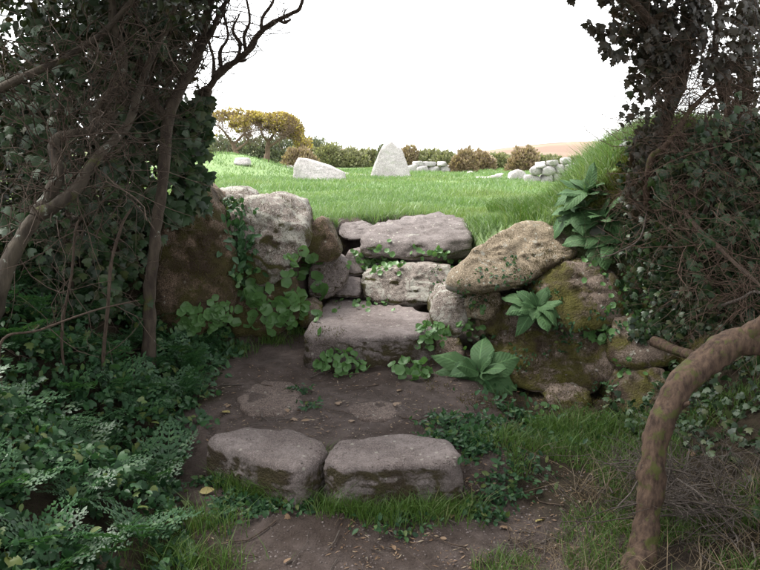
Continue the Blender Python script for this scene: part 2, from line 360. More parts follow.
def face_block(face, depth, back=.85, lift=0.0, dx=0.0):
    """points of a stone: visible outline [(px,py,Y)] and a smaller hidden back"""
    Fp = np.array([P(*q) for q in face]); c = Fp.mean(0); B = c + (Fp - c) * back; B[:, 1] = Fp[:, 1] + depth; B[:, 2] += lift; B[:, 0] += dx
    return np.concatenate([Fp, B])
# the flight of steps through the gap
stone('step_stone', top_block([(203, 437, .225), (235, 430, .24), (265, 424, .24), (300, 429, .24), (321, 437, .235), (322, 449, .23), (300, 468, .22), (282, 470, .21), (245, 457, .2), (220, 448, .2)], -.08, 1.02), M['step'],
      'low rounded wedge-shaped granite step stone beside the squarer block, foot of the stairs', 'step', level=5, p=12, rough=.65)
stone('step_stone', top_block([(336, 441, .235), (370, 433, .24), (420, 434, .24), (448, 438, .24), (458, 450, .235), (464, 463, .22), (440, 465, .225), (380, 466, .225), (342, 468, .22), (324, 459, .22)], -.06, 1.0), M['step'],
      'broad squared granite block with a worn flat top, bottom step of the stairs', 'step', level=5, p=16, rough=.6, chips=8)
stone('step_stone', top_block([(302, 335, .47), (316, 315, .47), (330, 297, .46), (358, 296, .46), (432, 312, .47), (436, 331, .47), (400, 334, .47), (350, 337, .465)], .12, .98), M['step'],
      'large flat trodden granite slab with a dark front face, middle step of the stairs', 'step', level=5, p=18, rough=.7, chips=8)
stone('step_stone', face_block([(361, 288, 5.55), (366, 271, 5.65), (380, 266, 5.7), (420, 265, 5.7), (452, 267, 5.7), (456, 300, 5.5), (410, 308, 5.45), (375, 305, 5.45), (362, 298, 5.5)], .5), M['lichen'],
      'lichen-blotched pinkish block between the flat slab step and the top slab', 'step', level=5, p=10)
stone('step_stone', [P(*q) for q in [(359, 246, 5.95), (366, 256, 5.95), (405, 254, 5.9), (440, 259, 5.9), (468, 249, 6.0), (362, 241, 6.0), (376, 226, 6.4), (405, 218, 6.7), (438, 211, 6.9), (466, 220, 6.6), (471, 238, 6.1),
                                     (400, 262, 6.5), (455, 262, 6.5), (410, 230, 7.0), (440, 225, 7.1)]], M['slab'],
      'big pale slanting slab with ridged top at the head of the stairs', 'step', level=5, p=16, rough=1.2)
for nm, lab, fc, dep, mk in [
    ('step_stone', 'small rounded tread stone between the flat slab and the narrow gap', [(331, 292, 5.65), (336, 281, 5.75), (348, 277, 5.8), (361, 280, 5.75), (361, 297, 5.6), (336, 298, 5.6)], .35, 'step'),
    ('step_stone', 'small brownish stone wedged in the gap below the field edge', [(343, 262, 5.95), (348, 252, 6.0), (363, 250, 6.05), (368, 262, 6.0), (366, 276, 5.9), (346, 276, 5.9)], .3, 'step'),
    ('step_stone', 'flat threshold stone where the gap meets the grass field', [(338, 232, 6.5), (342, 224, 6.7), (362, 222, 6.75), (374, 228, 6.6), (370, 240, 6.4), (345, 241, 6.4)], .35, 'slab'),
    ('boulder', 'smooth brown stone on the bank side of the gap, next to the tread stone', [(306, 285, 5.5), (312, 262, 5.6), (330, 256, 5.65), (348, 264, 5.65), (347, 282, 5.55), (330, 298, 5.5), (310, 300, 5.45)], .5, 'step'),
    ('boulder', 'small half-buried reddish stone against the foot of the left bank', [(296, 322, 5.1), (300, 306, 5.15), (312, 302, 5.2), (322, 310, 5.15), (320, 326, 5.05), (305, 330, 5.05)], .3, 'mossy'),
    # boulders of the left bank
    ('boulder', 'large boulder with pale lichen top and mossy face in the left bank', [(228, 218, 5.2), (246, 198, 5.35), (275, 193, 5.55), (300, 201, 5.5), (309, 216, 5.3), (308, 245, 5.2), (292, 268, 5.1), (268, 290, 5.05), (240, 290, 5.05), (228, 255, 5.1)], .7, 'lichen'),
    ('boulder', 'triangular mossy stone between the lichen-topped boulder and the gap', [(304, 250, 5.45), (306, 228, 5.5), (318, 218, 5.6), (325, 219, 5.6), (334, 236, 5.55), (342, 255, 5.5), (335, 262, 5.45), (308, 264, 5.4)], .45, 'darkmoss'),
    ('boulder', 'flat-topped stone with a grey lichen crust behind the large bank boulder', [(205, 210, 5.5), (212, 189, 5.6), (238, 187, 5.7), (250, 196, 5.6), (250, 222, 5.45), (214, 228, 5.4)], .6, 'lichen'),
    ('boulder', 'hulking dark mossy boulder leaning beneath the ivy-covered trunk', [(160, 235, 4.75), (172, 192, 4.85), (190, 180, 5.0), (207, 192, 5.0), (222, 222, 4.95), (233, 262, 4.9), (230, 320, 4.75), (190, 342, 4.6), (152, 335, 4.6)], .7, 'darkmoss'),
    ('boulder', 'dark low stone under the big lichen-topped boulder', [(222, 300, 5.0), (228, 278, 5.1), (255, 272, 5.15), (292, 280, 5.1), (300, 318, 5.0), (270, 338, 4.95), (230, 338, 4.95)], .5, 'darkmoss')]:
    sm = max(abs(fc[0][0] - fc[3][0]), 20) < 35
    stone(nm, face_block(fc, dep), M[mk], lab, 'step' if nm == 'step_stone' else 'boulder', level=4 if sm else 5, p=8 if sm else 14, rough=.9, chips=20)
stone('path_stone', top_block([(236, 398, .238), (250, 383, .246), (270, 377, .252), (298, 384, .246), (306, 402, .236), (284, 416, .222), (252, 416, .218)], .1), M['sunk'], 'worn flat stone sunk flush in the bare earth path', 'stone', level=5, p=5, rough=.7)
stone('path_stone', top_block([(340, 409, .226), (362, 400, .234), (400, 403, .234), (405, 415, .222), (370, 421, .216)], .1), M['sunk'], 'low stone sunk in the earth behind the squared bottom step', 'stone', level=4, p=5, rough=1.1)
stone('boulder', [P(*q) for q in [(446, 282, 4.75), (462, 262, 4.8), (500, 234, 4.95), (527, 222, 5.1), (560, 226, 5.15), (578, 236, 5.1), (580, 247, 5.0), (556, 263, 4.75), (520, 282, 4.65), (490, 289, 4.6), (455, 288, 4.65),
                                  (480, 292, 5.1), (540, 275, 5.25), (575, 262, 5.3), (520, 236, 5.35), (460, 280, 5.05)]], M['cap'], 'long pale tilted capstone with dark moss blotches on the right-hand wall', 'boulder', level=5, p=12)
# retaining wall on the right: its stones are its parts
wall = tag(empty('retaining_wall', P(560, 420, 4.4)), 'rough mossy retaining wall of big boulders below the tilted capstone', 'stone wall')
for lab, fc, dep, mk in [
    ('mossy upper boulder with pinkish scars', [(530, 320, 4.55), (540, 282, 4.65), (565, 262, 4.75), (600, 262, 4.75), (632, 285, 4.6), (630, 318, 4.5), (600, 333, 4.45), (560, 330, 4.45)], .6, 'mossy'),
    ('large mossy lower boulder', [(488, 372, 4.5), (498, 340, 4.6), (530, 325, 4.62), (590, 328, 4.55), (622, 345, 4.45), (616, 378, 4.35), (590, 397, 4.3), (540, 392, 4.35), (500, 388, 4.4)], .6, 'mossy'),
    ('small round-faced stone at the wall foot', [(546, 402, 4.2), (556, 388, 4.25), (575, 386, 4.25), (592, 394, 4.2), (595, 412, 4.15), (580, 423, 4.12), (558, 418, 4.12)], .35, 'mossy'),
    ('lichen-crusted corner stone', [(430, 312, 4.85), (440, 294, 4.9), (462, 288, 4.95), (474, 298, 4.9), (472, 325, 4.8), (455, 340, 4.75), (434, 334, 4.8)], .5, 'lichen'),
    ('tan wedge stone under the capstone', [(464, 300, 4.85), (474, 289, 4.9), (500, 291, 4.85), (503, 306, 4.8), (488, 322, 4.75), (468, 320, 4.78)], .4, 'cap'),
    (None, [(412, 356, 4.7), (418, 340, 4.75), (440, 334, 4.78), (464, 340, 4.72), (466, 360, 4.6), (445, 368, 4.55), (420, 367, 4.6)], .45, 'mossy'),
    (None, [(438, 392, 4.5), (445, 374, 4.55), (470, 370, 4.55), (488, 378, 4.5), (488, 400, 4.4), (462, 408, 4.38)], .4, 'mossy'),
    (None, [(396, 398, 4.35), (404, 388, 4.4), (430, 386, 4.4), (444, 396, 4.35), (440, 412, 4.25), (405, 412, 4.27)], .3, 'step'),
    (None, [(480, 318, 4.8), (495, 300, 4.85), (540, 292, 4.85), (548, 318, 4.75), (530, 334, 4.7), (490, 340, 4.7)], .4, 'mossy'),
    (None, [(608, 342, 4.4), (618, 318, 4.5), (650, 312, 4.5), (690, 326, 4.4), (692, 358, 4.25), (650, 372, 4.2), (615, 366, 4.3)], .6, 'mossy'),
    (None, [(612, 392, 4.2), (622, 370, 4.25), (660, 368, 4.2), (684, 384, 4.1), (680, 414, 4.0), (640, 424, 4.0), (614, 412, 4.1)], .5, 'mossy'),
    (None, [(625, 300, 4.55), (632, 265, 4.65), (668, 255, 4.65), (700, 275, 4.5), (702, 312, 4.4), (665, 322, 4.4)], .6, 'mossy'),
    (None, [(690, 372, 4.05), (698, 335, 4.2), (735, 325, 4.15), (775, 345, 4.0), (772, 385, 3.85), (730, 402, 3.85)], .6, 'mossy'),
    (None, [(500, 418, 4.35), (508, 398, 4.4), (535, 394, 4.4), (548, 404, 4.35), (545, 424, 4.25), (515, 428, 4.25)], .3, 'mossy')]:
    o = stone('stone', face_block(fc, dep), M[mk], parent=wall, level=5 if lab and 'boulder' in lab else 4, p=9)
    if lab: o['label'] = lab
# field stones
def on_ground(px, Y, z=0.0):
    d = ray(px, 200); x = d[0] / d[1] * Y; return np.array((x, Y, float(H(x, Y)) + z))
def settle(o, sink=.04):
    me = o.data; co = np.empty(len(me.vertices) * 3); me.vertices.foreach_get('co', co); z = co.reshape(-1, 3)[:, 2].min()
    o.location.z = float(H(o.location.x, o.location.y)) - sink - z
stone('standing_stone', face_block([(370, 178, 19), (374, 166, 19), (382, 147, 19.1), (387, 140, 19.2), (391, 142, 19.2), (402, 151, 19.2), (407, 164, 19.1), (411, 179, 19), (390, 181, 18.9)], .5, .9), M['pale'], 'upright pointed pale standing stone in the grass field', 'standing stone', level=5, p=60, rough=.35, chips=2)
stone('field_boulder', face_block([(293, 182, 17), (294, 165, 17), (298, 157, 17.1), (308, 158, 17.2), (330, 165, 17.2), (345, 172, 17.1), (346, 182, 17), (320, 184, 16.9)], .6, .9), M['pale'], 'pale leaning slab boulder lying in the field beside the upright stone', 'boulder', level=5, p=60, rough=.4, chips=3)
stone('field_boulder', face_block([(233, 171, 20.5), (235, 163, 20.6), (248, 163, 20.6), (250, 171, 20.5)], .4, .9), M['pale'], 'small square white stone at the foot of the grassy mound', 'boulder', level=3, p=8)
stone('field_boulder', face_block([(276, 156, 22.5), (280, 153, 22.5), (290, 152, 22.5), (294, 157, 22.5)], .5, .9), M['pale'], 'low white stone on the crest of the grassy mound', 'boulder', level=3, p=8)
stone('field_boulder', face_block([(198, 158, 22.4), (203, 152, 22.4), (214, 151, 22.4), (217, 158, 22.4)], .5, .9), M['pale'], 'low pale stone behind the ivy at the end of the mound', 'boulder', level=3, p=8)
stone('field_boulder', face_block([(509, 173, 17), (511, 163, 17), (518, 160, 17), (527, 163, 17), (528, 174, 17)], .4, .9), M['pale'], 'rounded white boulder at the end of the tumbled field wall', 'boulder', level=3, p=7)
R2 = np.random.default_rng(5)
for o in list(COL.objects):
    if o.name.startswith(('field_boulder', 'standing_stone')): settle(o, .07)
def rubble(parent, px, py, wpx, hpx, Y, mk='wallstone'):
    wpx *= 1.12; hpx *= 1.15
    a = [(px + sx * wpx / 2 * R2.uniform(.7, 1.12), py + sy * hpx / 2 * R2.uniform(.7, 1.15), Y + R2.uniform(-.12, .12)) for sx, sy in ((-1, -.8), (-.2, -1), (.8, -1), (1, -.1), (.9, .9), (-.1, 1), (-1, .8))]
    return stone('stone', face_block(a, wpx / FPX * Y * .8, .8), M[mk], parent=parent, level=3, p=40, chips=9)
fw = tag(empty('field_wall', on_ground(548, 15.6)), 'tumbled dry stone wall of white stones across the field', 'stone wall')
for a in [(533, 180, 15, 11), (547, 180, 13, 11), (559, 179, 11, 11), (571, 179, 13, 12), (585, 178, 14, 12), (536, 171, 13, 8), (549, 171, 12, 8), (560, 169, 11, 8), (572, 168, 13, 9), (585, 167, 12, 8), (541, 165, 11, 6), (553, 163, 10, 6), (566, 161, 10, 6)]:
    rubble(fw, *a, 15.6 + R2.uniform(-.1, .1))
fw = tag(empty('field_wall', on_ground(430, 24)), 'low line of flat white stones behind the upright stone', 'stone wall')
for a in [(413, 169, 10, 8), (423, 170, 12, 7), (435, 170, 13, 7), (446, 169, 11, 8), (418, 164, 11, 5), (430, 164, 12, 5), (442, 164, 10, 5), (452, 170, 8, 6)]:
    rubble(fw, *a, 24 + R2.uniform(-.1, .1))
for k, (px, py, a, b, Y, lab) in enumerate([(486, 176, 17, 5, 18, 'flat pale stone half sunk in grass, end of the loose row'), (497, 175, 12, 6, 18, 'small rounded stone in the loose row in grass'), (471, 160, 7, 5, 23, 'small grey stone perched in the brown scrub'),
                                            (500, 170, 10, 5, 20, 'low stone between the loose row and the white boulder'), (345, 167, 8, 4, 21, 'tiny pale stone by the leaning slab boulder'), (362, 168, 9, 4, 21, 'little pale stone beside the upright stone')]):
    o = rubble(None, px, py, a, b, Y, 'pale'); settle(o, .06); o.name = 'field_stone'; tag(o, lab, 'stone')
bpy.context.view_layer.update()
DG = bpy.context.evaluated_depsgraph_get()
def hit(px, py, maxd=60):
    d = unit(ray(px, py)); ok, loc, nrm, i, o, m = SC.ray_cast(DG, Vector(EYE), Vector(d), distance=maxd)
    hit.last = o.name if ok else ''
    return (np.array(loc), np.array(nrm)) if ok else None
#PART2
# ------------------------------------------------------------------ vegetation helpers
def catmull(pts, rad, per=6):
    pts = np.asarray(pts, float); rad = np.asarray(rad, float); n = len(pts); out = []; ro = []
    pp = np.concatenate([[2 * pts[0] - pts[1]], pts, [2 * pts[-1] - pts[-2]]])
    for i in range(n - 1):
        p0, p1, p2, p3 = pp[i:i + 4]
        for t in np.linspace(0, 1, per, endpoint=False):
            out.append(.5 * (2 * p1 + (p2 - p0) * t + (2 * p0 - 5 * p1 + 4 * p2 - p3) * t * t + (3 * p1 - p0 - 3 * p2 + p3) * t ** 3)); ro.append(rad[i] * (1 - t) + rad[i + 1] * t)
    out.append(pts[-1]); ro.append(rad[-1]); return np.array(out), np.array(ro)
def tubes(PT, RD, sides=3, knob=0.0, seed=1):
    """PT (m,n,3), RD (m,n): m tapering tubes of n rings"""
    m, n, _ = PT.shape; T = unit(np.gradient(PT, axis=1)); ref = np.where(np.abs(T[:, :, 2:3]) > .85, np.array((1., 0, 0)), np.array((0, 0, 1.)))
    ref = np.broadcast_to(np.where(np.abs(T[:, :1, 2:3]).repeat(1, 1) > .8, np.array((1., .2, 0)), np.array((0, .1, 1.))), T.shape)
    A = unit(np.cross(T, ref)); B = np.cross(T, A); th = np.linspace(0, 2 * math.pi, sides, endpoint=False)
    R = RD[:, :, None] * np.ones(sides)
    if knob:
        q = (PT[:, :, None, :] + (A[:, :, None] * np.cos(th)[:, None] + B[:, :, None] * np.sin(th)[:, None]) * RD[:, :, None, None])
        R = R * (1 + knob * fbm(q.reshape(-1, 3) * 14, seed, 3).reshape(m, n, sides) + .6 * knob * fbm(q.reshape(-1, 3) * 45, seed + 5, 2).reshape(m, n, sides))
    V = PT[:, :, None, :] + (A[:, :, None] * np.cos(th)[:, None] + B[:, :, None] * np.sin(th)[:, None]) * R[..., None]
    base = np.arange(m * n * sides).reshape(m, n, sides); a = base[:, :-1]; b = base[:, 1:]
    F = np.stack([a, np.roll(a, -1, 2), np.roll(b, -1, 2), b], -1).reshape(-1, 4)
    return V.reshape(-1, 3), F
def limb(name, pts, rad, mat, parent=None, sides=14, knob=.12, per=7):
    a, r = catmull(pts, rad, per); r[-1] *= .4
    a = a + np.stack([fbm(a * 5, 31, 2), fbm(a * 5, 32, 2), fbm(a * 5, 33, 2)], 1) * r[:, None] * .35
    V, F = tubes(a[None], r[None], sides, knob, RNG.integers(999)); return world_part(name, V, F, mat, parent)
def walk(start, dirs, length, n, gnarl=.35, drop=0.0, lift=0.0):
    m = len(start); d = unit(dirs); out = [start]; step = (length / (n - 1))[:, None]
    for k in range(n - 1):
        d = unit(d + RNG.normal(0, gnarl, (m, 3)) + np.array((0, 0, lift - drop))); out.append(out[-1] + d * step)
    return np.stack(out, 1)
def twig_set(start, dirs, length, rad, n=7, gnarl=.3, drop=0.0, kids=3, kidlen=.5, levels=2, sides=3):
    """twigs with side twigs; returns V, F and the tips"""
    Vs, Fs, tips, off = [], [], [], 0
    for lv in range(levels):
        PT = walk(start, dirs, length, n, gnarl, drop); RD = rad[:, None] * np.linspace(1, .35, n)[None]
        V, F = tubes(PT, RD, sides); Vs.append(V); Fs.append(F + off); off += len(V); tips.append(PT.reshape(-1, 3))
        if lv == levels - 1: break
        m = len(start); j = np.repeat(np.arange(m), kids); t = RNG.integers(1, n - 1, len(j))
        start = PT[j, t]; base = unit(PT[j, t + 1] - PT[j, t]); dirs = unit(base + RNG.normal(0, .75, (len(j), 3)))
        length = length[j] * kidlen * RNG.uniform(.5, 1.2, len(j)); rad = np.maximum(RD[j, t] * .6, .0009)
    return np.concatenate(Vs), np.concatenate(Fs), np.concatenate(tips)
# leaf shapes: base at the origin, tip along +Y, upper side +Z
def fan(outline, zc=0.0):
    V = [(0, .38, zc)] + outline; n = len(outline); return np.array(V, float), np.array([(0, 1 + (i + 1) % n, 1 + i) for i in range(n)])
IVY = fan([(0, 0, 0), (.3, .02, -.06), (.5, .22, -.1), (.28, .42, .0), (.36, .62, -.06), (.14, .72, 0), (0, 1, -.12), (-.14, .72, 0), (-.36, .62, -.06), (-.28, .42, .0), (-.5, .22, -.1), (-.3, .02, -.06)], .05)
OVAL = fan([(0, 0, 0), (.2, .2, .06), (.27, .48, .05), (.16, .8, .0), (0, 1, -.1), (-.16, .8, 0), (-.27, .48, .05), (-.2, .2, .06)], -.02)
SIMPLE = (np.array([(0, 0, 0), (.3, .45, .06), (0, 1, -.05), (-.3, .45, .06)], float), np.array([(0, 1, 2), (0, 2, 3)]))
def disc(n=11):
    o = []
    for k in range(n):
        a = -math.pi / 2 + 2 * math.pi * k / n; r = .5 * (1 + .07 * (-1) ** k); o.append((r * math.cos(a), .5 + r * math.sin(a), .05 + .03 * math.sin(3 * a)))
    V, F = fan(o, -.09); V[0, 1] = .5; return V, F
DISC = disc()
def frond():
    """a cut, ferny leaf: stalk with pairs of toothed leaflets"""
    Vs, Fs, off = [], [], 0
    def put(x, y, L, ang, z):
        nonlocal off
        o = [(0, 0, 0), (.3, .22, -.02), (.16, .45, .02), (.24, .6, -.03), (0, 1, -.06), (-.24, .6, -.03), (-.16, .45, .02), (-.3, .22, -.02)]
        V, F = fan(o, .03); c, s = math.cos(ang), math.sin(ang); V = V * L; W = V.copy(); W[:, 0] = c * V[:, 0] + s * V[:, 1] + x; W[:, 1] = -s * V[:, 0] + c * V[:, 1] + y; W[:, 2] += z
        Vs.append(W); Fs.append(F + off); off += len(W)
    arch = lambda y: .22 * math.sin(y * 2.6) - .25 * y * y
    for y, L in ((.22, .36), (.38, .33), (.52, .28), (.64, .23), (.75, .18), (.84, .13)):
        for sg in (-1, 1):
            put(.01 * sg, y, L * .5, .95 * sg, arch(y) + .02); c, s = math.cos(.95), math.sin(.95) * sg
            for f_, g in ((.45, .6), (.8, .45)):
                put(s * L * f_, y + c * L * f_, L * g * .62, 1.7 * sg, arch(y) + .02 - .1 * f_ * L); put(s * L * f_, y + c * L * f_, L * g * .62, .15 * sg, arch(y) + .01 - .1 * f_ * L)
            put(s * L * .85, y + c * L * .85, L * .32, .95 * sg, arch(y) - .1 * L)
    put(0, .88, .14, 0, arch(.88))
    ys = np.linspace(0, .9, 6); st = np.array([[(s * .012, y, arch(y)) for s in (-1, 1)] for y in ys]).reshape(-1, 3)
    F = np.array([(2 * i, 2 * i + 1, 2 * i + 3) for i in range(5)] + [(2 * i, 2 * i + 3, 2 * i + 2) for i in range(5)]) + off
    Vs.append(st); Fs.append(F); return np.concatenate(Vs), np.concatenate(Fs)
FROND = frond()
def broad(bend=.5, wid=.2, seed=0):
    """a soft rumpled foxglove leaf on a grid"""
    ys = np.linspace(0, 1, 8); V = []
    for i, y in enumerate(ys):
        u_ = max(0, (y - .16) / .84); wv = wid * 1.3 * max(0, math.sin(u_ ** .78 * math.pi)) ** .8 + .014 * (y < .95)
        zc = .42 * y - bend * 1.15 * y * y
        for j, u in enumerate((-1, -.5, 0, .5, 1)):
            V.append((u * wv * (1 + .12 * math.sin(7 * y * (1 + .3 * u) + seed * 3)) + .06 * math.sin(seed * 1.7) * y * y, y, zc + .05 * abs(u) - .09 * u * u * y + .035 * math.sin(11 * y + 5 * u + seed) * abs(u) + .05 * u * math.sin(seed * 2.1) * y))
    V = np.array(V); F = np.array([(i * 5 + j, i * 5 + j + 1, i * 5 + j + 6, i * 5 + j + 5) for i in range(7) for j in range(4)]); return V, F
def orient(dirs, nrm):
    Y = unit(dirs); Z = unit(nrm - (nrm * Y).sum(-1, keepdims=True) * Y); X = np.cross(Y, Z); return np.stack([X, Y, Z], -1)   # columns
def leaves(T, pos, dirs, nrm, size, squash=None):
    """bake copies of template T -> V, F"""
    V0, F0 = T; Rm = orient(dirs, nrm); L = V0[None] * (size[:, None, None] if size.ndim == 1 else size[:, None, :])
    V = np.einsum('mij,mkj->mki', Rm, L) + pos[:, None]; m, k = len(pos), len(V0)
    return V.reshape(-1, 3), (F0[None] + (np.arange(m) * k)[:, None, None]).reshape(-1, F0.shape[1])
def join(parts):
    Vs, Fs, off = [], [], 0
    for V, F in parts:
        Vs.append(V); Fs.append(F + off); off += len(V)
    return np.concatenate(Vs), np.concatenate(Fs)
def rv(m): return unit(RNG.normal(0, 1, (m, 3)))
def blob(c, r, m, shell=.5):
    """points in an ellipsoid, denser towards its skin"""
    u = rv(m); t = RNG.uniform(0, 1, m) ** (1 / 3); t = np.where(RNG.uniform(0, 1, m) < shell, .75 + .3 * RNG.uniform(0, 1, m), t)
    return np.array(c) + u * t[:, None] * np.array(r)
def clumped(pts, scale=3.0, thr=0.0, seed=9):
    return pts[fbm(pts * scale, seed, 3) > thr]
def blades(pos, height, width, lean=.35, nrm=(0, 0, 1), segs=2):
    m = len(pos); a = RNG.uniform(0, 6.283, m); side = np.stack([np.cos(a), np.sin(a), 0 * a], 1) * width[:, None] / 2
    ld = RNG.normal(0, lean, (m, 3)); ld[:, 2] = 0; up = np.array(nrm) * height[:, None]
    mid = pos + up * .55 + ld * height[:, None] * .35; tip = pos + up * .95 + ld * height[:, None] * 1.1
    V = np.stack([pos - side, pos + side, mid + side * .75, mid - side * .75, tip], 1).reshape(-1, 3); b = (np.arange(m) * 5)[:, None]
    F = np.concatenate([b + np.array((0, 1, 2)), b + np.array((0, 2, 3)), b + np.array((3, 2, 4))]); return V, F
def leaf_parts(parent, mes, pos, dirs, nrm, size, name='leaf'):
    Rm = orient(np.asarray(dirs), np.asarray(nrm)); pl = np.array(parent.location)
    for k in range(len(pos)):
        o = bpy.data.objects.new(name, mes[int(RNG.integers(len(mes)))]); COL.objects.link(o); o.parent = parent
        M4 = Matrix(Rm[k].tolist()).to_4x4(); s = float(size[k]); o.matrix_local = Matrix.Translation(pos[k] - pl) @ M4 @ Matrix.Scale(s, 4)
def quadF(F): return F

# ------------------------------------------------------------------ grass
def lane_grass_obj(name, pos, h, wd, mat, kind='stuff', lean=.4):
    V, F = blades(pos, h, wd, lean); return tag(world_part(name, V, F, mat, None, False), kind=kind)
def in_field(x, y):
    yb = np.interp(x, YBX, YBY); g = np.exp(-((x + .33) / .2) ** 2) * (y < 6.9); return (y - yb > .34 + .06 * RNG.normal(0, 1, len(x))) & (g < .5)
Gp, Gh, Gw = [], [], []
for y0, y1, xs, dens, h, wd in ((5.0, 7.5, 2.6, 5200, .06, .005), (7.5, 11, 4.2, 1900, .075, .008), (11, 18, 7.5, 420, .085, .014), (18, 30, 13, 190, .09, .02)):
    m = int((y1 - y0) * 2 * xs * dens); x = RNG.uniform(-xs, xs, m); y = RNG.uniform(y0, y1, m); k = in_field(x, y) & (np.abs(x) < .56 * y + .6); x, y = x[k], y[k]
    z = H(x, y); hh = h * RNG.uniform(.5, 1.35, len(x)) * (1 + .5 * fbm(np.stack([x, y, 0 * x], 1) * .8, 77, 3))
    hh = hh * (1 + 1.6 * sst(1.02, 1.3, z - .004 * (y - 6)) * (x > .4) * (y < 11)); Gp.append(np.stack([x, y, z - .005], 1)); Gh.append(np.maximum(hh, .02)); Gw.append(np.full(len(x), wd))
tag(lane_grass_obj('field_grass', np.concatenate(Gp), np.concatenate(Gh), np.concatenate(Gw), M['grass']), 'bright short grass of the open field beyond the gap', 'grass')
# tussocks overhanging the right bank
x = RNG.uniform(1.0, 2.1, 9000); y = RNG.uniform(4.9, 7, 9000); k = in_field(x, y); x, y = x[k], y[k]
V, F = blades(np.stack([x, y, H(x, y) - .01], 1), RNG.uniform(.06, .2, len(x)), np.full(len(x), .006), .55)
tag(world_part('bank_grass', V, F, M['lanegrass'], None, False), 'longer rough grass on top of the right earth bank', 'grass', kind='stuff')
# grass of the lane: green sward at right, tufts along the stone feet
def patch(px0, px1, py0, py1, m, h=.08, thr=-.1, wd=.004, seed=4):
    pts = []
    d = [Pz(a, b, .08) for a, b in ((px0, py0), (px1, py0), (px0, py1), (px1, py1))]; d = np.array(d)
    x = RNG.uniform(d[:, 0].min(), d[:, 0].max(), m); y = RNG.uniform(d[:, 1].min(), d[:, 1].max(), m); p = np.stack([x, y, 0 * x], 1)
    e_ = np.minimum(np.minimum(x - d[:, 0].min(), d[:, 0].max() - x), np.minimum(y - d[:, 1].min(), d[:, 1].max() - y)); k = fbm(p * 4.5, seed, 3) > thr + .9 * (1 - sst(0, .3, e_)); p = p[k]; p[:, 2] = H(p[:, 0], p[:, 1]) - .005; return p, np.maximum(RNG.normal(h, h * .35, len(p)), .02), np.full(len(p), wd)
def tuft(px, py, z, r, m, h, squash=.5):
    c = Pz(px, py, .36 if py < 400 else z); x = c[0] + RNG.normal(0, r, m); y = c[1] + RNG.normal(0, r * squash, m); p = np.stack([x, y, H(x, y) - .005], 1)
    return p, np.maximum(RNG.normal(h, h * .3, m), .02), np.full(m, .004)
LG = [patch(520, 760, 415, 500, 14000, .055, -.16), patch(560, 760, 470, 600, 10000, .06, -.1), patch(470, 560, 500, 600, 2600, .05, .02), patch(500, 600, 430, 470, 1500, .06, .1),
      patch(140, 225, 520, 600, 3000, .07, .0), patch(330, 470, 498, 520, 1200, .06, .0)]
for px, py, m, r in ((265, 492, 420, .07), (300, 495, 400, .06), (323, 482, 160, .02), (235, 486, 220, .05), (258, 494, 240, .05), (288, 500, 240, .05), (345, 500, 300, .07), (400, 503, 300, .08), (445, 500, 240, .06), (500, 470, 200, .07), (300, 330, 90, .05), (270, 335, 160, .07), (230, 340, 200, .08), (345, 508, 300, .07), (385, 512, 400, .08), (430, 512, 420, .08), (462, 500, 200, .05), (250, 482, 160, .05), (205, 520, 260, .08), (190, 550, 420, .1), (560, 440, 400, .1), (610, 440, 500, .12)):
    LG.append(tuft(px, py, .05, r, m, .085))
V, F = blades(np.concatenate([a[0] for a in LG]), np.concatenate([a[1] for a in LG]), np.concatenate([a[2] for a in LG]), .5)
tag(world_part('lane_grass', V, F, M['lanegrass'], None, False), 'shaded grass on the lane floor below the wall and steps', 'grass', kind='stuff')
S = [patch(500, 720, 430, 600, 2600, .06, .0, .003, 24), patch(430, 640, 500, 600, 1600, .05, .0, .003, 21), patch(640, 800, 480, 600, 1600, .12, -.1, .004, 22)]
V, F = blades(np.concatenate([a[0] for a in S]), np.concatenate([a[1] for a in S]), np.concatenate([a[2] for a in S]), 1.3)
tag(world_part('dead_grass', V, F, M['straw'], None, False), 'flattened straw-coloured dead grass by the lane edge', 'grass', kind='stuff')

# ------------------------------------------------------------------ left bank undergrowth
m = 26000; x = RNG.uniform(-2.7, -.6, m); y = RNG.uniform(1.2, 5.0, m); yb = np.interp(x, YBX, YBY); p3 = np.stack([x, y, 0 * x], 1)
edge = -.76 - .16 * np.exp(-((y - 3.35) / .3) ** 2) - .26 * sst(2.6, 4.2, y) + .09 * fbm(p3 * 3.5, 13, 3); d = edge - x
k = (d > -.12 * RNG.uniform(0, 1, m) ** 2) & (y < yb + .1) & (fbm(p3 * 2.6, 61, 3) > -.5); x, y, d = x[k], y[k], d[k]; m = len(x)
z = H(x, y) + RNG.uniform(.01, .17, m) * sst(-.1, .35, d) + .015
pos = np.stack([x, y, z], 1); nrm = unit(np.array((.25, -.45, .9)) + RNG.normal(0, .4, (m, 3))); kind = fbm(pos * 1.7, 71, 2) + RNG.normal(0, .35, m)
a = kind > .15; b = ~a; dr = rv(m) + np.array((.3, -.5, -.1))
cov = [leaves(OVAL, pos[a], dr[a], nrm[a], RNG.uniform(.022, .055, a.sum()))]
c2 = b & (kind > -.45); cov.append(leaves(IVY, pos[c2], dr[c2], nrm[c2], RNG.uniform(.025, .055, c2.sum())))
V, F = join(cov); tag(world_part('ground_cover', V, F, M['cover'], None, False), 'low leafy green undergrowth carpeting the left bank', 'undergrowth', kind='stuff')
m = 7000; x = RNG.uniform(1.3, 3.0, m); y = RNG.uniform(.6, 4.2, m); p3 = np.stack([x, y, 0 * x], 1); k = (y < np.interp(x, YBX, YBY) + .3) & (fbm(p3 * 2.4, 64, 3) > .15 - .5 * sst(1.5, 2.2, x)); x, y = x[k], y[k]; m = len(x)
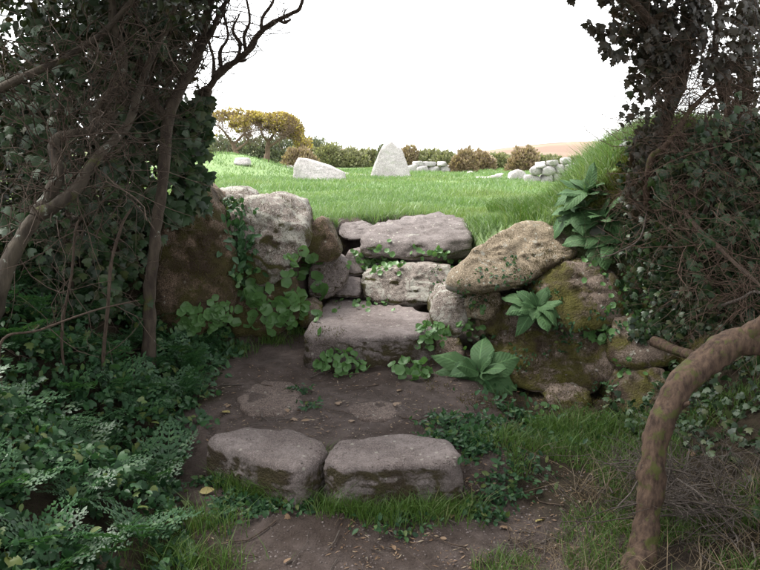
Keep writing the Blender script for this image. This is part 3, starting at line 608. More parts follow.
pos = np.stack([x, y, H(x, y) + RNG.uniform(.01, .1, m)], 1); V, F = leaves(IVY, pos, rv(m) + (-.4, -.4, -.2), unit(np.array((-.5, -.3, .9)) + RNG.normal(0, .4, (m, 3))), RNG.uniform(.025, .055, m))
tag(world_part('bank_ivy_cover', V, F, M['ivy'], None, False), 'dark ivy leaves carpeting the right bank behind the curved trunk', 'undergrowth', kind='stuff')
# small seedlings creeping on the path edges and the stone feet
sp = []
for px, py, rr, mm in ((250, 480, .07, 150), (290, 492, .06, 160), (400, 505, .08, 110), (475, 462, .04, 260), (482, 492, .05, 220), (520, 425, .07, 220), (440, 418, .05, 120), (300, 380, .04, 60), (492, 440, .05, 220), (450, 405, .07, 260), (480, 415, .07, 260), (510, 440, .08, 220), (500, 480, .07, 200), (470, 420, .05, 160), (520, 470, .09, 160), (235, 490, .05, 120), (262, 496, .05, 120), (240, 330, .15, 420), (270, 328, .1, 300), (200, 335, .14, 420), (170, 345, .12, 300), (285, 335, .06, 120),
                      (560, 440, .14, 100), (310, 395, .04, 40), (215, 470, .06, 120), (225, 500, .07, 110), (600, 425, .2, 160)):
    c = Pz(px, py, .1 if py > 420 else .3); xx = c[0] + RNG.normal(0, rr, mm); yy = c[1] + RNG.normal(0, rr * .6, mm); sp.append(np.stack([xx, yy, H(xx, yy) + RNG.uniform(.004, .035, mm)], 1))
sp = np.concatenate(sp); V, F = leaves(OVAL, sp, rv(len(sp)) + np.array((0, -.4, 0)), unit(np.array((0, -.4, 1)) + RNG.normal(0, .35, (len(sp), 3))), RNG.uniform(.018, .042, len(sp)))
tag(world_part('creeping_herbs', V, F, M['cover'], None, False), 'small creeping leafy weeds round the step and wall feet', 'weeds', kind='stuff')
# cow parsley: each plant a thing with its fronds as parts
fm = [make_mesh('frond', FROND[0] * np.array((sx, 1, 1)), FROND[1], M['parsley'], False) for sx in (1, .85, 1.15)]
Rp = np.random.default_rng(3); spots = []
while len(spots) < 95:
    yy = Rp.uniform(1.9, 4.9); xx = Rp.uniform(-2.5, -.75); e = -.8 - .26 * float(sst(2.6, 4.2, yy))
    if xx < e - .02 and yy < np.interp(xx, YBX, YBY) - .1 and all((xx - q[0]) ** 2 + (yy - q[1]) ** 2 > .02 for q in spots): spots.append((xx, yy))
for xx, yy in spots:
    c = np.array((xx, yy, float(H(xx, yy)))); o = empty('cow_parsley', c)
    where = 'at the very edge of the earth path' if xx > -1.12 - .26 * float(sst(2.6, 4.2, yy)) else ('in the dark under the gnarled hawthorn' if xx < -1.75 else ('near the foot of the slim trunk' if yy > 3.9 else 'amid the leafy left bank'))
    tag(o, 'low ferny cow parsley plant ' + where, 'plant', 'cow parsley plants on the left bank')
    q = int(Rp.integers(5, 9)); az = Rp.uniform(0, 6.28) + np.arange(q) * 6.283 / q + Rp.normal(0, .25, q); el = Rp.uniform(.35, 1.0, q)
    dr = np.stack([np.cos(az) * np.cos(el), np.sin(az) * np.cos(el), np.sin(el)], 1); nn = np.array((0, 0, 1)) - dr * np.sin(el)[:, None] + .01
    leaf_parts(o, fm, np.repeat(c[None], q, 0) + np.array((0, 0, .02)), dr, nn, Rp.uniform(.16, .28, q), 'frond')

# ------------------------------------------------------------------ plants on the stones
def disc_plant(spotlist, label, n, spread, size, group=None, cat='plant', name='pennywort_plant', mes=None, lift=.012, dome=0.0):
    px, py = spotlist; pos, nn = [], []; dc = hit(px, py)[0]
    for k in range(n * 3):
        if dome:
            u = rv(1)[0]; u = u * (1, 1, 1) + (0, -.5, .5); u = unit(u) * (1.25, .8, .95); q = (dc + u * dome * RNG.uniform(.75, 1.05), unit(u))
        else: q = hit(px + RNG.normal(0, spread[0]), py + RNG.normal(0, spread[1]))
        if q is None or q[0][1] > 7: continue
        pos.append(q[0] + q[1] * RNG.uniform(.2, 2.2) * lift + np.array((0, 0, .004))); nn.append(q[1] * .7 + np.array((0, -.5, .55)))
        if len(pos) == n: break
    if not pos: return
    pos = np.array(pos); nn = unit(np.array(nn) + RNG.normal(0, .22, (len(pos), 3))); c = pos[np.argmin(pos[:, 2])]
    o = tag(empty(name, c), label, cat, group); dr = rv(len(pos)) + np.array((0, -.2, -.8))
    sz = RNG.uniform(size[0], size[1], len(pos)); leaf_parts(o, mes or pm, pos - unit(dr) * sz[:, None] * .5, dr, nn, sz)
pm = [make_mesh('pennywort_leaf', DISC[0], DISC[1], M['penny'], True), make_mesh('pennywort_leaf', DISC[0] * np.array((1, .9, 1.6)), DISC[1], M['penny'], True)]
for a in [((340, 372), 'dense dome of round pennywort leaves at the foot of the flat slab step', 120, (10, 8), (.03, .052), None, 'plant', 'pennywort_plant', None, .012, .13),
          ((432, 337), 'pale round-leaved pennywort tumbling over the corner of the slab step', 60, (11, 6), (.03, .05), None, 'plant', 'pennywort_plant', None, .012, .085),
          ((382, 262), 'blue-green pennywort cushion filling the crack under the top slab', 90, (15, 7), (.03, .055)),
          ((440, 256), 'small pennywort cluster tucked beneath the right end of the top slab', 22, (8, 4), (.03, .05)),
          ((365, 305), 'pennywort sprigs growing along the back edge of the slab step', 26, (16, 3), (.025, .045)),
          ((410, 378), 'light green leafy clump between the slab step and big foxglove', 44, (12, 7), (.04, .07), None, 'plant', 'pennywort_plant', None, .012, .1),
          ((602, 337), 'bright pennywort clump on the ledge between the two mossy wall boulders', 40, (9, 4), (.03, .06), None, 'plant', 'pennywort_plant', None, .012, .065),
          ((625, 285), 'scattered pennywort discs on the pink-scarred upper wall boulder', 30, (14, 18), (.02, .045)),
          ((660, 315), 'loose pennywort patch on the mossy stone beside the broken branch', 36, (20, 14), (.02, .05)),
          ((690, 290), 'sparse pennywort among the ivy of the shaded bank', 30, (20, 16), (.02, .05)),
          ((600, 262), 'pennywort sprig just under the leafy foxglove clump by the bank', 16, (14, 8), (.02, .045)),
          ((652, 262), 'pennywort cluster under the ivy-hung trunk', 34, (14, 9), (.025, .05)), ((680, 325), 'pennywort colony on the stone above the broken branch', 34, (14, 8), (.025, .05)), ((642, 325), 'fresh pennywort tuft at the tip of the broken branch', 30, (9, 7), (.025, .055)), ((625, 372), 'few pennywort discs low on the mossy corner of the wall', 12, (9, 10), (.02, .04)),
          ((470, 330), 'pennywort tuft beside the lichen-crusted corner stone', 22, (7, 9), (.025, .05)),
          ((540, 425), 'low light green seedling clump beside the small round wall stone', 26, (10, 7), (.03, .055)),
          ((290, 290), 'large round leaves hanging in the crevice right of the lichen boulder', 20, (8, 14), (.06, .1)),
          ((300, 265), 'round-leaved sprig under the triangular mossy stone', 18, (9, 6), (.05, .085)),
          ((322, 290), 'single upright broad leaf tuft beside the brown gap stone', 5, (4, 5), (.08, .12)),
          ((285, 318), 'dark green leaves fringing the foot of the lichen boulder', 40, (16, 8), (.05, .085)), ((225, 318), 'leafy tuft hiding the foot of the dark mossy boulder', 44, (16, 9), (.04, .08)), ((195, 325), 'spreading leaves along the base of the dark mossy boulder', 44, (14, 10), (.04, .08)),
          ((258, 300), 'broad rounded leaves at the foot of the lichen boulder', 16, (11, 6), (.07, .11)),
          ((245, 280), 'trailing round leaves low on the lichen boulder', 24, (6, 8), (.04, .07))]:
    disc_plant(*a)
om = [make_mesh('herb_leaf', OVAL[0], OVAL[1], M['cover'], True)]
for a in [((240, 245), 'leafy herb garland trailing down the lichen boulder', 110, (9, 16), (.04, .08)), ((242, 215), 'little leafy sprig rooted at the top of the lichen boulder', 24, (6, 7), (.03, .06)),
          ((485, 350), 'dark leafy ivy sprig between wall boulders by the big foxglove', 30, (8, 12), (.03, .06)), ((500, 395), 'small dark leaves in the hollow under the large wall boulder', 60, (14, 16), (.025, .05)), ((475, 440), 'trailing weeds beside the squared bottom step', 60, (10, 14), (.025, .05)),
          ((660, 255), 'ivy-like sprig on the shaded bank beneath the thicket', 60, (22, 16), (.03, .07)), ((640, 225), 'small-leaved creeper below the ivy-clad trunk', 60, (14, 16), (.03, .07))]:
    disc_plant(*a, name='creeping_plant', mes=om, lift=.02)
fxm = [make_mesh('foxglove_leaf', *broad(b, wd, s), M['fox']) for b, wd, s in ((.45, .2, 0), (.7, .23, 2), (.3, .17, 4), (.9, .2, 1), (.55, .25, 5), (.2, .15, 3))]
fxd = [make_mesh('foxglove_leaf', *broad(b, wd, s), M['foxdark']) for b, wd, s in ((.5, .24, 1), (.75, .22, 3))]
def rosette(c, axis_, L, n, label, dark=0, elr=(.15, .9), sag=.25, azs=None):
    axis_ = unit(np.array(axis_, float)); u = unit(np.cross(axis_, np.array((0, 0, 1.)))); v = np.cross(axis_, u)
    o = tag(empty('foxglove_plant', c), label, 'plant')
    az = np.arange(n) * 2.399 + RNG.normal(0, .45, n); el = np.linspace(elr[0], elr[1], n) + RNG.normal(0, .15, n)
    dr = np.cos(el)[:, None] * (np.cos(az)[:, None] * u + np.sin(az)[:, None] * v) + np.sin(el)[:, None] * axis_ - np.array((0, 0, sag)) * np.cos(el)[:, None]
    nn = axis_ + .35 * np.array((0, -.2, 1.)) - .2 * dr; pos = np.repeat(np.array(c)[None], n, 0); sz = L * np.linspace(1.1, .55, n) * RNG.uniform(.65, 1.15, n)
    leaf_parts(o, fxm, pos, dr, nn + RNG.normal(0, .12, (n, 3)), sz)
    if dark:
        az = RNG.uniform(-.6, 3.7, dark); dr = np.cos(az)[:, None] * u + np.sin(az)[:, None] * v - np.array((0, 0, .7)); leaf_parts(o, fxd, np.repeat(np.array(c)[None], dark, 0), dr, np.repeat(axis_[None], dark, 0), L * RNG.uniform(.5, .75, dark))
    return o
def front(px, py, off=.03):
    q = hit(px, py); return q[0] + q[1] * off * .3 + np.array((0, -off, 0))
rosette(front(478, 374), (-.1, -.75, .65), .31, 16, 'large foxglove rosette with drooping dark old leaves beside the flat slab step', 4, (.1, 1.0), .25)
rosette(front(537, 308, .05), (0, -.65, .75), .22, 19, 'foxglove rosette growing from the joint below the tilted capstone', 3, (.05, 1.0), .3)
rosette(front(600, 222), (-.15, -.45, .9), .27, 14, 'lush grey-green foxglove clump on the bank above the mossy wall', 1, (.1, 1.1), .2)
rosette(front(578, 212), (-.35, -.35, .9), .24, 13, 'foxglove clump spreading over the end of the tilted capstone', 0, (.1, 1.1), .2)
rosette(front(556, 205), (-.5, -.3, .8), .22, 11, 'foxglove rosette at the grassy edge behind the tilted capstone', 0, (.1, 1.0), .25)
rosette(front(588, 196), (-.2, -.4, .9), .27, 13, 'tall-leaved foxglove at the top of the bank clump', 0, (.2, 1.1), .15)
rosette(front(598, 240), (-.1, -.7, .7), .22, 10, 'foxglove rosette drooping between the capstone and the upper wall boulder', 1, (.1, 1.0), .3)
rosette(front(612, 245), (.05, -.7, .7), .2, 9, 'smaller foxglove plant hanging below the lush bank clump', 0, (.05, 1.0), .4)
#MOSS
# moss and small creepers on the wall and bank faces
def scan(px0, px1, py0, py1, m, thr, seed, sc=5.0, only=''):
    P_, N_ = [], []
    for k in range(m):
        q = hit(RNG.uniform(px0, px1), RNG.uniform(py0, py1))
        if q is not None and q[0][1] < 7.5 and hit.last.startswith(only): P_.append(q[0]); N_.append(q[1])
    P_ = np.array(P_); N_ = np.array(N_); k = fbm(P_ * sc, seed, 3) > thr; return P_[k], N_[k]
def moss(name, label, P_, N_, L, wd, mat, per=7):
    j = np.repeat(np.arange(len(P_)), per); p = P_[j] + RNG.normal(0, .012, (len(j), 3)); d = unit(N_[j] + rv(len(j)) * .8 + (0, 0, .3))
    sz = np.stack([np.full(len(j), wd), RNG.uniform(*L, len(j)), np.full(len(j), wd)], 1); V, F = leaves(SIMPLE, p - d * .004, d, rv(len(j)), sz); return tag(world_part(name, V, F, mat, None, False), label, 'moss', kind='stuff')
a = [scan(485, 720, 225, 430, 6500, .0, 41), scan(160, 345, 190, 345, 3200, .05, 42), scan(425, 500, 285, 410, 1300, .05, 43)]
moss('moss', 'brown-green moss cushions on the wall and bank stones', np.concatenate([q[0] for q in a]), np.concatenate([q[1] for q in a]), (.006, .02), .006, M['moss'])
qa = scan(455, 610, 170, 275, 6000, -9, 47, 5.0, 'ground'); qb = scan(300, 480, 200, 240, 3500, -9, 47, 5.0, 'ground'); q = [np.concatenate([qa[i], qb[i]]) for i in (0, 1)]; k = (q[1][:, 2] > .25) & (q[0][:, 2] > .68) & ((q[0][:, 0] > .5) | (q[0][:, 2] > .8)) & (np.exp(-((q[0][:, 0] + .3) / .12) ** 2) < .6)
obj_q = q[0][k]; obj_q = obj_q[np.interp(obj_q[:, 0], YBX, YBY) - obj_q[:, 1] > -.55]; obj_q = np.repeat(obj_q, 3, 0) + RNG.normal(0, .015, (3 * len(obj_q), 3)) * (1, 1, 0)
V, F = blades(obj_q - (0, 0, .01), RNG.uniform(.05, .13, len(obj_q)), np.full(len(obj_q), .0055), .6); tag(world_part('edge_grass', V, F, M['grass'], None, False), 'grass spilling over the field edge between top slab and capstone', 'grass', kind='stuff')
a = scan(585, 665, 120, 210, 1500, -.35, 44); moss('bank_moss', 'yellow-green moss and turf on the right bank shoulder', a[0], a[1], (.015, .06), .008, M['ymoss'], 12)
a = scan(430, 700, 255, 435, 3600, .42, 45, 4.5); m = len(a[0]); V, F = leaves(OVAL, a[0] + a[1] * RNG.uniform(.003, .018, (m, 1)), rv(m) + (0, -.3, -.5), a[1] + rv(m) * .5 + (0, -.2, .4), RNG.uniform(.014, .036, m))
tag(world_part('wall_creepers', V, F, M['cover'], None, False), 'tiny creeping leaves in the joints of the right wall', 'creepers', kind='stuff')
lit = scan(205, 640, 350, 569, 3600, -.45, 48, 3.0, 'ground'); k = lit[0][:, 2] < .4; lp = lit[0][k]; m = len(lp); V, F = leaves(SIMPLE, lp + lit[1][k] * .003, rv(m) * (1, 1, .15), lit[1][k] + rv(m) * .3, np.stack([RNG.uniform(.004, .016, m), RNG.uniform(.006, .035, m), np.full(m, .01)], 1))
tag(world_part('leaf_litter', V, F, M['dead'], None, False), 'crumbled leaf litter and bark bits strewn over the path', 'litter', kind='stuff')
a = scan(205, 620, 370, 569, 2200, -.6, 46); V0, F0 = ico(1); k = (a[1][:, 2] > .6) & (a[0][:, 2] < .34); q = a[0][k]; m = len(q); sz = RNG.uniform(.002, .007, m)[:, None] * RNG.uniform(.6, 1.3, (m, 3)) * (1, 1, .7)
V, F = leaves((V0, F0), q, rv(m) * (1, 1, .1), np.repeat(np.array([(0, 0, 1.)]), m, 0), sz); tag(world_part('grit', V, F, M['step'], None, True), 'small stones and grit trodden into the bare earth', 'grit', kind='stuff')
#PART3
# ------------------------------------------------------------------ trees and thickets of the lane
def gz(x, y): return float(H(x, y))
def base_at(px, Y):
    d = ray(px, 300); x = d[0] / d[1] * Y; return np.array((x, Y, gz(x, Y) - .05))
def along(pts, m, jit=.02):
    a, _ = catmull(pts, np.ones(len(pts)), 12); return a[RNG.integers(0, len(a), m)] + RNG.normal(0, jit, (m, 3))
def twigs_on(parent, starts, dirs, Lr, r, mat, gnarl=.3, kids=3, levels=3, n=7, name='twigs', drop=0.0):
    V, F, tips = twig_set(starts, dirs, RNG.uniform(*Lr, len(starts)), RNG.uniform(.5, 1.2, len(starts)) * r, n, gnarl, drop, kids, .55, levels)
    o = world_part(name, V, F, mat, parent); o['kind'] = 'stuff'; return tips
def foliage(parent, blobs, mat, T=OVAL, size=(.03, .055), name='crown', thr=-.25, hang=.5, scale=2.6, near=None):
    P_ = np.concatenate([blob(c, r, m) for c, r, m in blobs]); P_ = clumped(P_, scale, thr)
    m = len(P_); dr = rv(m) + np.array((0, -.2, -hang)); nn = rv(m) + np.array((0, -.35, .55))
    V, F = leaves(T, P_, dr, nn, RNG.uniform(*size, m)); o = world_part(name, V, F, mat, parent, False); o['kind'] = 'stuff'; return P_
# 1 gnarled lichened hawthorn, far left
b = np.array((-1.95, 3.25, gz(-1.95, 3.25) - .05)); t = tag(empty('hawthorn_tree', b), 'gnarled hawthorn with lichen-crusted elbow limbs in the left hedge', 'tree')
limb('trunk', [b, P(-8, 315, 3.28), P(8, 268, 3.3), P(20, 238, 3.32), P(36, 216, 3.35)], [.045, .04, .035, .033, .032], M['lichbark'], t)
LA = [P(34, 218, 3.35), P(48, 195, 3.4), P(58, 175, 3.42), P(57, 156, 3.45), P(56, 142, 3.48), P(70, 134, 3.55), P(92, 129, 3.65), P(118, 112, 3.8)]
LB = [P(36, 216, 3.35), P(58, 202, 3.38), P(74, 190, 3.42), P(90, 168, 3.5), P(108, 146, 3.58), P(128, 124, 3.7), P(138, 95, 3.8), P(150, 60, 3.9), P(170, 20, 3.95), P(185, -30, 4.0)]
LC = [P(95, 128, 3.7), P(96, 112, 3.72), P(112, 92, 3.75), P(121, 72, 3.75), P(122, 52, 3.75), P(114, 30, 3.72), P(112, 5, 3.7), P(104, -40, 3.6), P(110, -120, 3.5)]
LD = [P(-40, 110, 3.4), P(20, 78, 3.5), P(58, 60, 3.6), P(85, 45, 3.65), P(110, 26, 3.7), P(140, -10, 3.7)]
for pts, r0, r1 in ((LA, .033, .018), (LB, .032, .012), (LC, .028, .015), (LD, .02, .012)):
    limb('limb', pts, np.linspace(r0, r1, len(pts)), M['lichbark'], t, 10, .16)
st = np.concatenate([along(q, 30) for q in (LA, LB, LC, LD)] + [blob(P(60, 90, 3.9), (.55, .5, .5), 60), blob(P(40, 190, 3.7), (.5, .3, .4), 60)])
twigs_on(t, st, rv(len(st)) + np.array((.25, -.2, .15)), (.25, .7), .0042, M['twig'], .32, 3, 3)
foliage(t, [(P(30, 40, 4.3), (.75, .5, .55), 4200), (P(-60, 140, 4.3), (.6, .6, .7), 3000), (P(75, 120, 4.75), (.5, .35, .55), 3600), (P(15, 200, 4.3), (.5, .4, .45), 3400), (P(90, -20, 4.1), (.7, .6, .35), 3600)], M['hedge'], OVAL, (.035, .065), thr=-.35)
# 2 slender trunk in front of the left hedge
b = base_at(147, 4.2); t = tag(empty('slender_tree', b), 'slim straight lichen-spotted trunk rising from the left bank undergrowth', 'tree')
TR = [b, P(148, 330, 4.2), P(150, 290, 4.2), P(155, 245, 4.2), P(160, 200, 4.2), P(165, 150, 4.22), P(169, 112, 4.25), P(181, 86, 4.3), P(196, 55, 4.35), P(204, 22, 4.4), P(212, -20, 4.4), P(215, -90, 4.3)]
limb('trunk', TR, [.045, .038, .034, .032, .031, .032, .035, .033, .029, .025, .022, .018], M['bark'], t, 14, .13)
L2 = [P(167, 118, 4.25), P(150, 95, 4.2), P(140, 60, 4.1), P(135, 20, 4.05), P(140, -40, 4)]
limb('limb', L2, np.linspace(.026, .014, 5), M['bark'], t, 9)
L3 = [P(198, 50, 4.35), P(212, 30, 4.3), P(222, 8, 4.3), P(240, -15, 4.3)]
limb('limb', L3, np.linspace(.02, .01, 4), M['bark'], t, 8)
st = np.concatenate([along(TR[6:], 60), along(L2, 30), along(L3, 30)]); twigs_on(t, st, rv(len(st)) + np.array((.1, -.1, .5)), (.25, .65), .004, M['twig'], .32, 3, 3)
foliage(t, [(P(150, 60, 4.9), (.3, .3, .5), 2600), (P(120, -80, 4.4), (.9, .8, .35), 3200), (P(140, 165, 5.0), (.28, .25, .45), 2600), (P(60, 265, 4.7), (.55, .2, .25), 2200)], M['hedge'], OVAL, (.035, .065), thr=-.35)
# 3 ivy-clad tree by the gap: silhouetted limb against the sky
b = base_at(182, 5.35); t = tag(empty('ivy_clad_tree', b), 'dark tree by the mossy boulder, bare limb reaching across the sky', 'tree')
TK = [b, P(180, 215, 5.3), P(184, 180, 5.15), P(190, 140, 4.9), P(198, 105, 4.75), P(209, 86, 4.68)]
limb('trunk', TK, [.08, .07, .06, .05, .042, .036], M['bark'], t)
LS = [P(207, 90, 4.66), P(218, 75, 4.65), P(228, 66, 4.64), P(238, 60, 4.62), P(250, 48, 4.6), P(256, 38, 4.6), P(264, 29, 4.58), P(276, 20, 4.56), P(290, 13, 4.55), P(300, 8, 4.55), P(304, -6, 4.55)]
limb('limb', LS, np.linspace(.024, .011, len(LS)), M['twig'], t, 9, .2)
subs = [[P(238, 61, 4.62), P(243, 61, 4.6), P(247, 59, 4.58)], [P(222, 70, 4.65), P(221, 52, 4.66), P(228, 36, 4.68), P(224, 12, 4.68), P(230, -14, 4.68)], [P(213, 82, 4.66), P(214, 60, 4.7), P(208, 34, 4.7), P(214, 0, 4.7)],
        [P(246, 52, 4.6), P(244, 36, 4.62), P(250, 20, 4.62), P(246, -4, 4.6)], [P(262, 31, 4.58), P(262, 18, 4.6), P(272, 2, 4.6), P(275, -14, 4.6)], [P(278, 19, 4.56), P(284, 22, 4.55), P(291, 19, 4.55)], [P(236, 62, 4.62), P(240, 46, 4.6), P(233, 30, 4.6), P(240, 14, 4.6)]]
for q in subs: limb('branch', q, np.linspace(.012, .006, len(q)), M['twig'], t, 7, .2)
st = np.concatenate([along(q, 7, .0) for q in subs] + [along(LS[:8], 26, .0)]); twigs_on(t, st, rv(len(st)) * np.array((1, .6, 1)) + np.array((0, 0, .7)), (.08, .26), .0034, M['twig'], .35, 3, 3)
foliage(t, [(P(160, 20, 5.0), (.3, .3, .4), 1600), (P(190, -50, 4.7), (.5, .5, .22), 1600)], M['hedge'], OVAL, (.03, .06), thr=-.2)
# ivy on it: nearest leaves one by one, the rest as one mass
def ivy_plant(name, label, base, stem, blobs, near, size, mat, thr=-.3, hang=1.0):
    o = tag(empty(name, base), label, 'ivy'); limb('stem', stem, np.linspace(.016, .008, len(stem)), M['twig'], o, 6, .1)
    q = np.concatenate([blob(c, r, m, .75) for c, r, m in blobs]); q = clumped(q, 5, thr, 19); order = np.argsort(q[:, 1]); k = order[:near]; rest = order[near:]
    def dn(m): return rv(m) * .6 + np.array((0, -.25, -hang)), rv(m) * .5 + np.array((.15, -.75, .5))
    me = [make_mesh('ivy_leaf', IVY[0] * np.array((sx, 1, 1)), IVY[1], mat, True) for sx in (1, 1.2, .9)]
    d, n_ = dn(len(k)); leaf_parts(o, me, q[k], d, n_, RNG.uniform(*size, len(k)))
    d, n_ = dn(len(rest)); V, F = leaves(IVY, q[rest], d, n_, RNG.uniform(*size, len(rest))); f = world_part('foliage', V, F, mat, o, True); f['kind'] = 'stuff'; return o
ivy_plant('ivy', 'glossy ivy sheathing the dark trunk beside the field opening', b, TK,
          [(P(194, 96, 4.62), (.1, .14, .2), 200), (P(187, 135, 4.62), (.14, .15, .22), 330), (P(180, 180, 4.6), (.15, .15, .2), 280), (P(205, 120, 4.6), (.05, .06, .07), 30), (P(208, 150, 4.6), (.04, .05, .05), 18), (P(201, 172, 4.6), (.06, .06, .06), 30), (P(206, 98, 4.6), (.05, .05, .04), 18), (P(198, 200, 4.55), (.06, .05, .06), 26), (P(176, 212, 4.5), (.1, .08, .06), 40), (P(150, 130, 4.6), (.2, .1, .4), 420), (P(120, 180, 4.5), (.22, .15, .3), 340), (P(140, 60, 4.5), (.2, .1, .25), 200)], 260, (.05, .085), M['ivy'])
ivy_plant('ivy', 'ivy climbing in the shade behind the gnarled hawthorn', base_at(70, 4.3), [base_at(70, 4.3), P(72, 240, 4.3), P(60, 160, 4.3), P(75, 60, 4.3)],
          [(P(70, 130, 4.1), (.35, .2, .4), 420), (P(40, 220, 4.1), (.4, .2, .25), 300), (P(120, 230, 4.4), (.25, .15, .25), 260), (P(90, 30, 4.0), (.4, .2, .25), 260), (P(30, 90, 3.8), (.3, .15, .35), 150), (P(20, 190, 3.7), (.25, .15, .2), 110), (P(150, 40, 4.2), (.2, .12, .25), 160), (P(90, 290, 4.2), (.35, .2, .15), 200)], 220, (.045, .075), M['ivy'])
# dead stems and brambles in the left bank
for pts, r, lab in (([(103, 365, 3.7), (108, 310, 3.7), (112, 260, 3.72), (122, 225, 3.75), (132, 208, 3.8)], .011, 'thin bent sapling stem in front of the slim trunk'), ([(62, 330, 3.6), (72, 270, 3.6), (75, 232, 3.6), (82, 215, 3.62)], .008, 'short snapped dead stem in the left undergrowth'),
                    ([(0, 345, 3.2), (40, 330, 3.3), (90, 312, 3.5), (140, 300, 3.7)], .007, 'bramble arching low through the left undergrowth')):
    q = [P(*a) for a in pts]; g0 = q[0].copy(); g0[2] = gz(g0[0], g0[1]) - .03; q = [g0] + q
    o = tag(empty('dead_stem', g0), lab, 'stem'); limb('stem', q, np.linspace(r, r * .55, len(q)), M['twig'], o, 7, .15); st = along(q[1:], 9, .0); twigs_on(o, st, rv(9) + np.array((.1, -.2, .4)), (.1, .35), .003, M['twig'], .25, 2, 2)
# 4 curved mossy trunk, right foreground
b = np.array((.86, 2.46, gz(.86, 2.46) - .06)); t = tag(empty('leaning_tree', b), 'smooth mossy trunk curving over from the lane edge to the right', 'tree')
TC = [b, P(636, 560, 2.62), P(641, 528, 2.66), P(648, 490, 2.7), P(653, 455, 2.72), P(661, 425, 2.75), P(676, 393, 2.78), P(696, 367, 2.82), P(720, 350, 2.85), P(748, 342, 2.86), P(785, 335, 2.85), P(830, 300, 2.8), P(880, 220, 2.7), P(930, 60, 2.6), P(930, -200, 2.4)]
limb('trunk', TC, [.06, .053, .05, .049, .048, .047, .049, .054, .057, .058, .06, .058, .055, .05, .04], M['mossbark'], t, 22, .16)
limb('limb', [P(735, 350, 2.86), P(748, 334, 2.84), P(770, 318, 2.82), P(820, 260, 2.8)], [.03, .034, .03, .02], M['mossbark'], t, 10)
limb('branch_stub', [P(676, 410, 2.76), P(684, 406, 2.73), P(690, 402, 2.7)], [.014, .011, .008], M['mossbark'], t, 8)
foliage(t, [((1.6, 2.4, 3.3), (1.1, 1.1, .6), 4200), ((1.2, .6, 3.5), (1.2, 1.3, .6), 4200), ((2.3, 1.0, 2.6), (.6, 1.5, .8), 3600)], M['hedge'], SIMPLE, (.06, .1), thr=-.3)
o = tag(empty('broken_branch', P(655, 343, 4.2)), 'broken mossy branch end poking from the wall behind the curved trunk', 'branch')
limb('stem', [P(653, 341, 4.15), P(668, 347, 4.05), P(685, 352, 3.9), P(705, 356, 3.75), P(730, 350, 3.6)], [.03, .03, .026, .022, .018], M['mossbark'], o, 10)
# 5 ivy-hung tree on the right bank
b = base_at(652, 4.75); b = np.array((b[0], 4.75, gz(b[0], 4.75) - .05)); t = tag(empty('ivy_hung_tree', b), 'forked tree on the right bank with pale bent branch', 'tree')
TR5 = [P(642, 215, 4.7), P(646, 180, 4.68), P(656, 145, 4.65), P(668, 110, 4.62), P(682, 70, 4.6), P(695, 20, 4.55), P(705, -40, 4.5), P(700, -150, 4.3)]
TR5[0] = np.array((TR5[0][0], 4.72, min(TR5[0][2], b[2])))
limb('trunk', TR5, [.06, .05, .046, .042, .04, .036, .03, .02], M['bark'], t)
limb('limb', [P(645, 205, 4.45), P(646, 180, 4.42), P(652, 158, 4.4), P(664, 147, 4.38), P(676, 132, 4.38), P(690, 110, 4.4), P(720, 80, 4.4)], [.018, .02, .02, .018, .017, .014, .01], M['mossbark'], t, 9, .18)
LT = [P(684, 65, 4.6), P(660, 35, 4.5), P(640, 10, 4.4), P(610, -15, 4.35), P(570, -50, 4.3)]
limb('limb', LT, np.linspace(.03, .014, 5), M['twig'], t, 8)
st = np.concatenate([along(TR5[2:7], 75, .03), along(LT, 40, .02), blob(P(700, 60, 4.6), (.35, .35, .35), 60)]); twigs_on(t, st, rv(len(st)) + np.array((-.2, -.2, .05)), (.2, .6), .0036, M['redtwig'], .3, 3, 3)
foliage(t, [(P(660, 20, 4.7), (.28, .3, .25), 700), (P(720, 20, 4.8), (.3, .3, .4), 420), (P(690, -70, 4.5), (.8, .8, .35), 2600), (P(600, -60, 4.4), (.5, .6, .2), 1500), (P(655, 95, 4.75), (.12, .15, .3), 420), (P(745, 90, 4.8), (.25, .2, .5), 380)], M['rusty'], IVY, (.035, .06), thr=-.1)
ivy_plant('ivy', 'dark ivy curtain hanging from the right tree against the sky', b, TR5[:5],
          [(P(588, -6, 4.4), (.1, .1, .07), 80), (P(604, 14, 4.42), (.12, .12, .1), 150), (P(620, 36, 4.45), (.12, .12, .13), 170), (P(640, 25, 4.45), (.16, .12, .16), 240), (P(675, 20, 4.5), (.2, .15, .2), 260), (P(665, 75, 4.55), (.12, .12, .2), 160), (P(725, 30, 4.4), (.25, .2, .25), 260), (P(640, 80, 4.5), (.07, .1, .17), 60), (P(628, 110, 4.5), (.05, .06, .1), 12), (P(648, 130, 4.55), (.08, .1, .18), 70), (P(638, 175, 4.5), (.06, .08, .25), 130), (P(660, 45, 4.5), (.12, .1, .2), 130)], 220, (.035, .06), M['rusty'], -.5, 1.3)
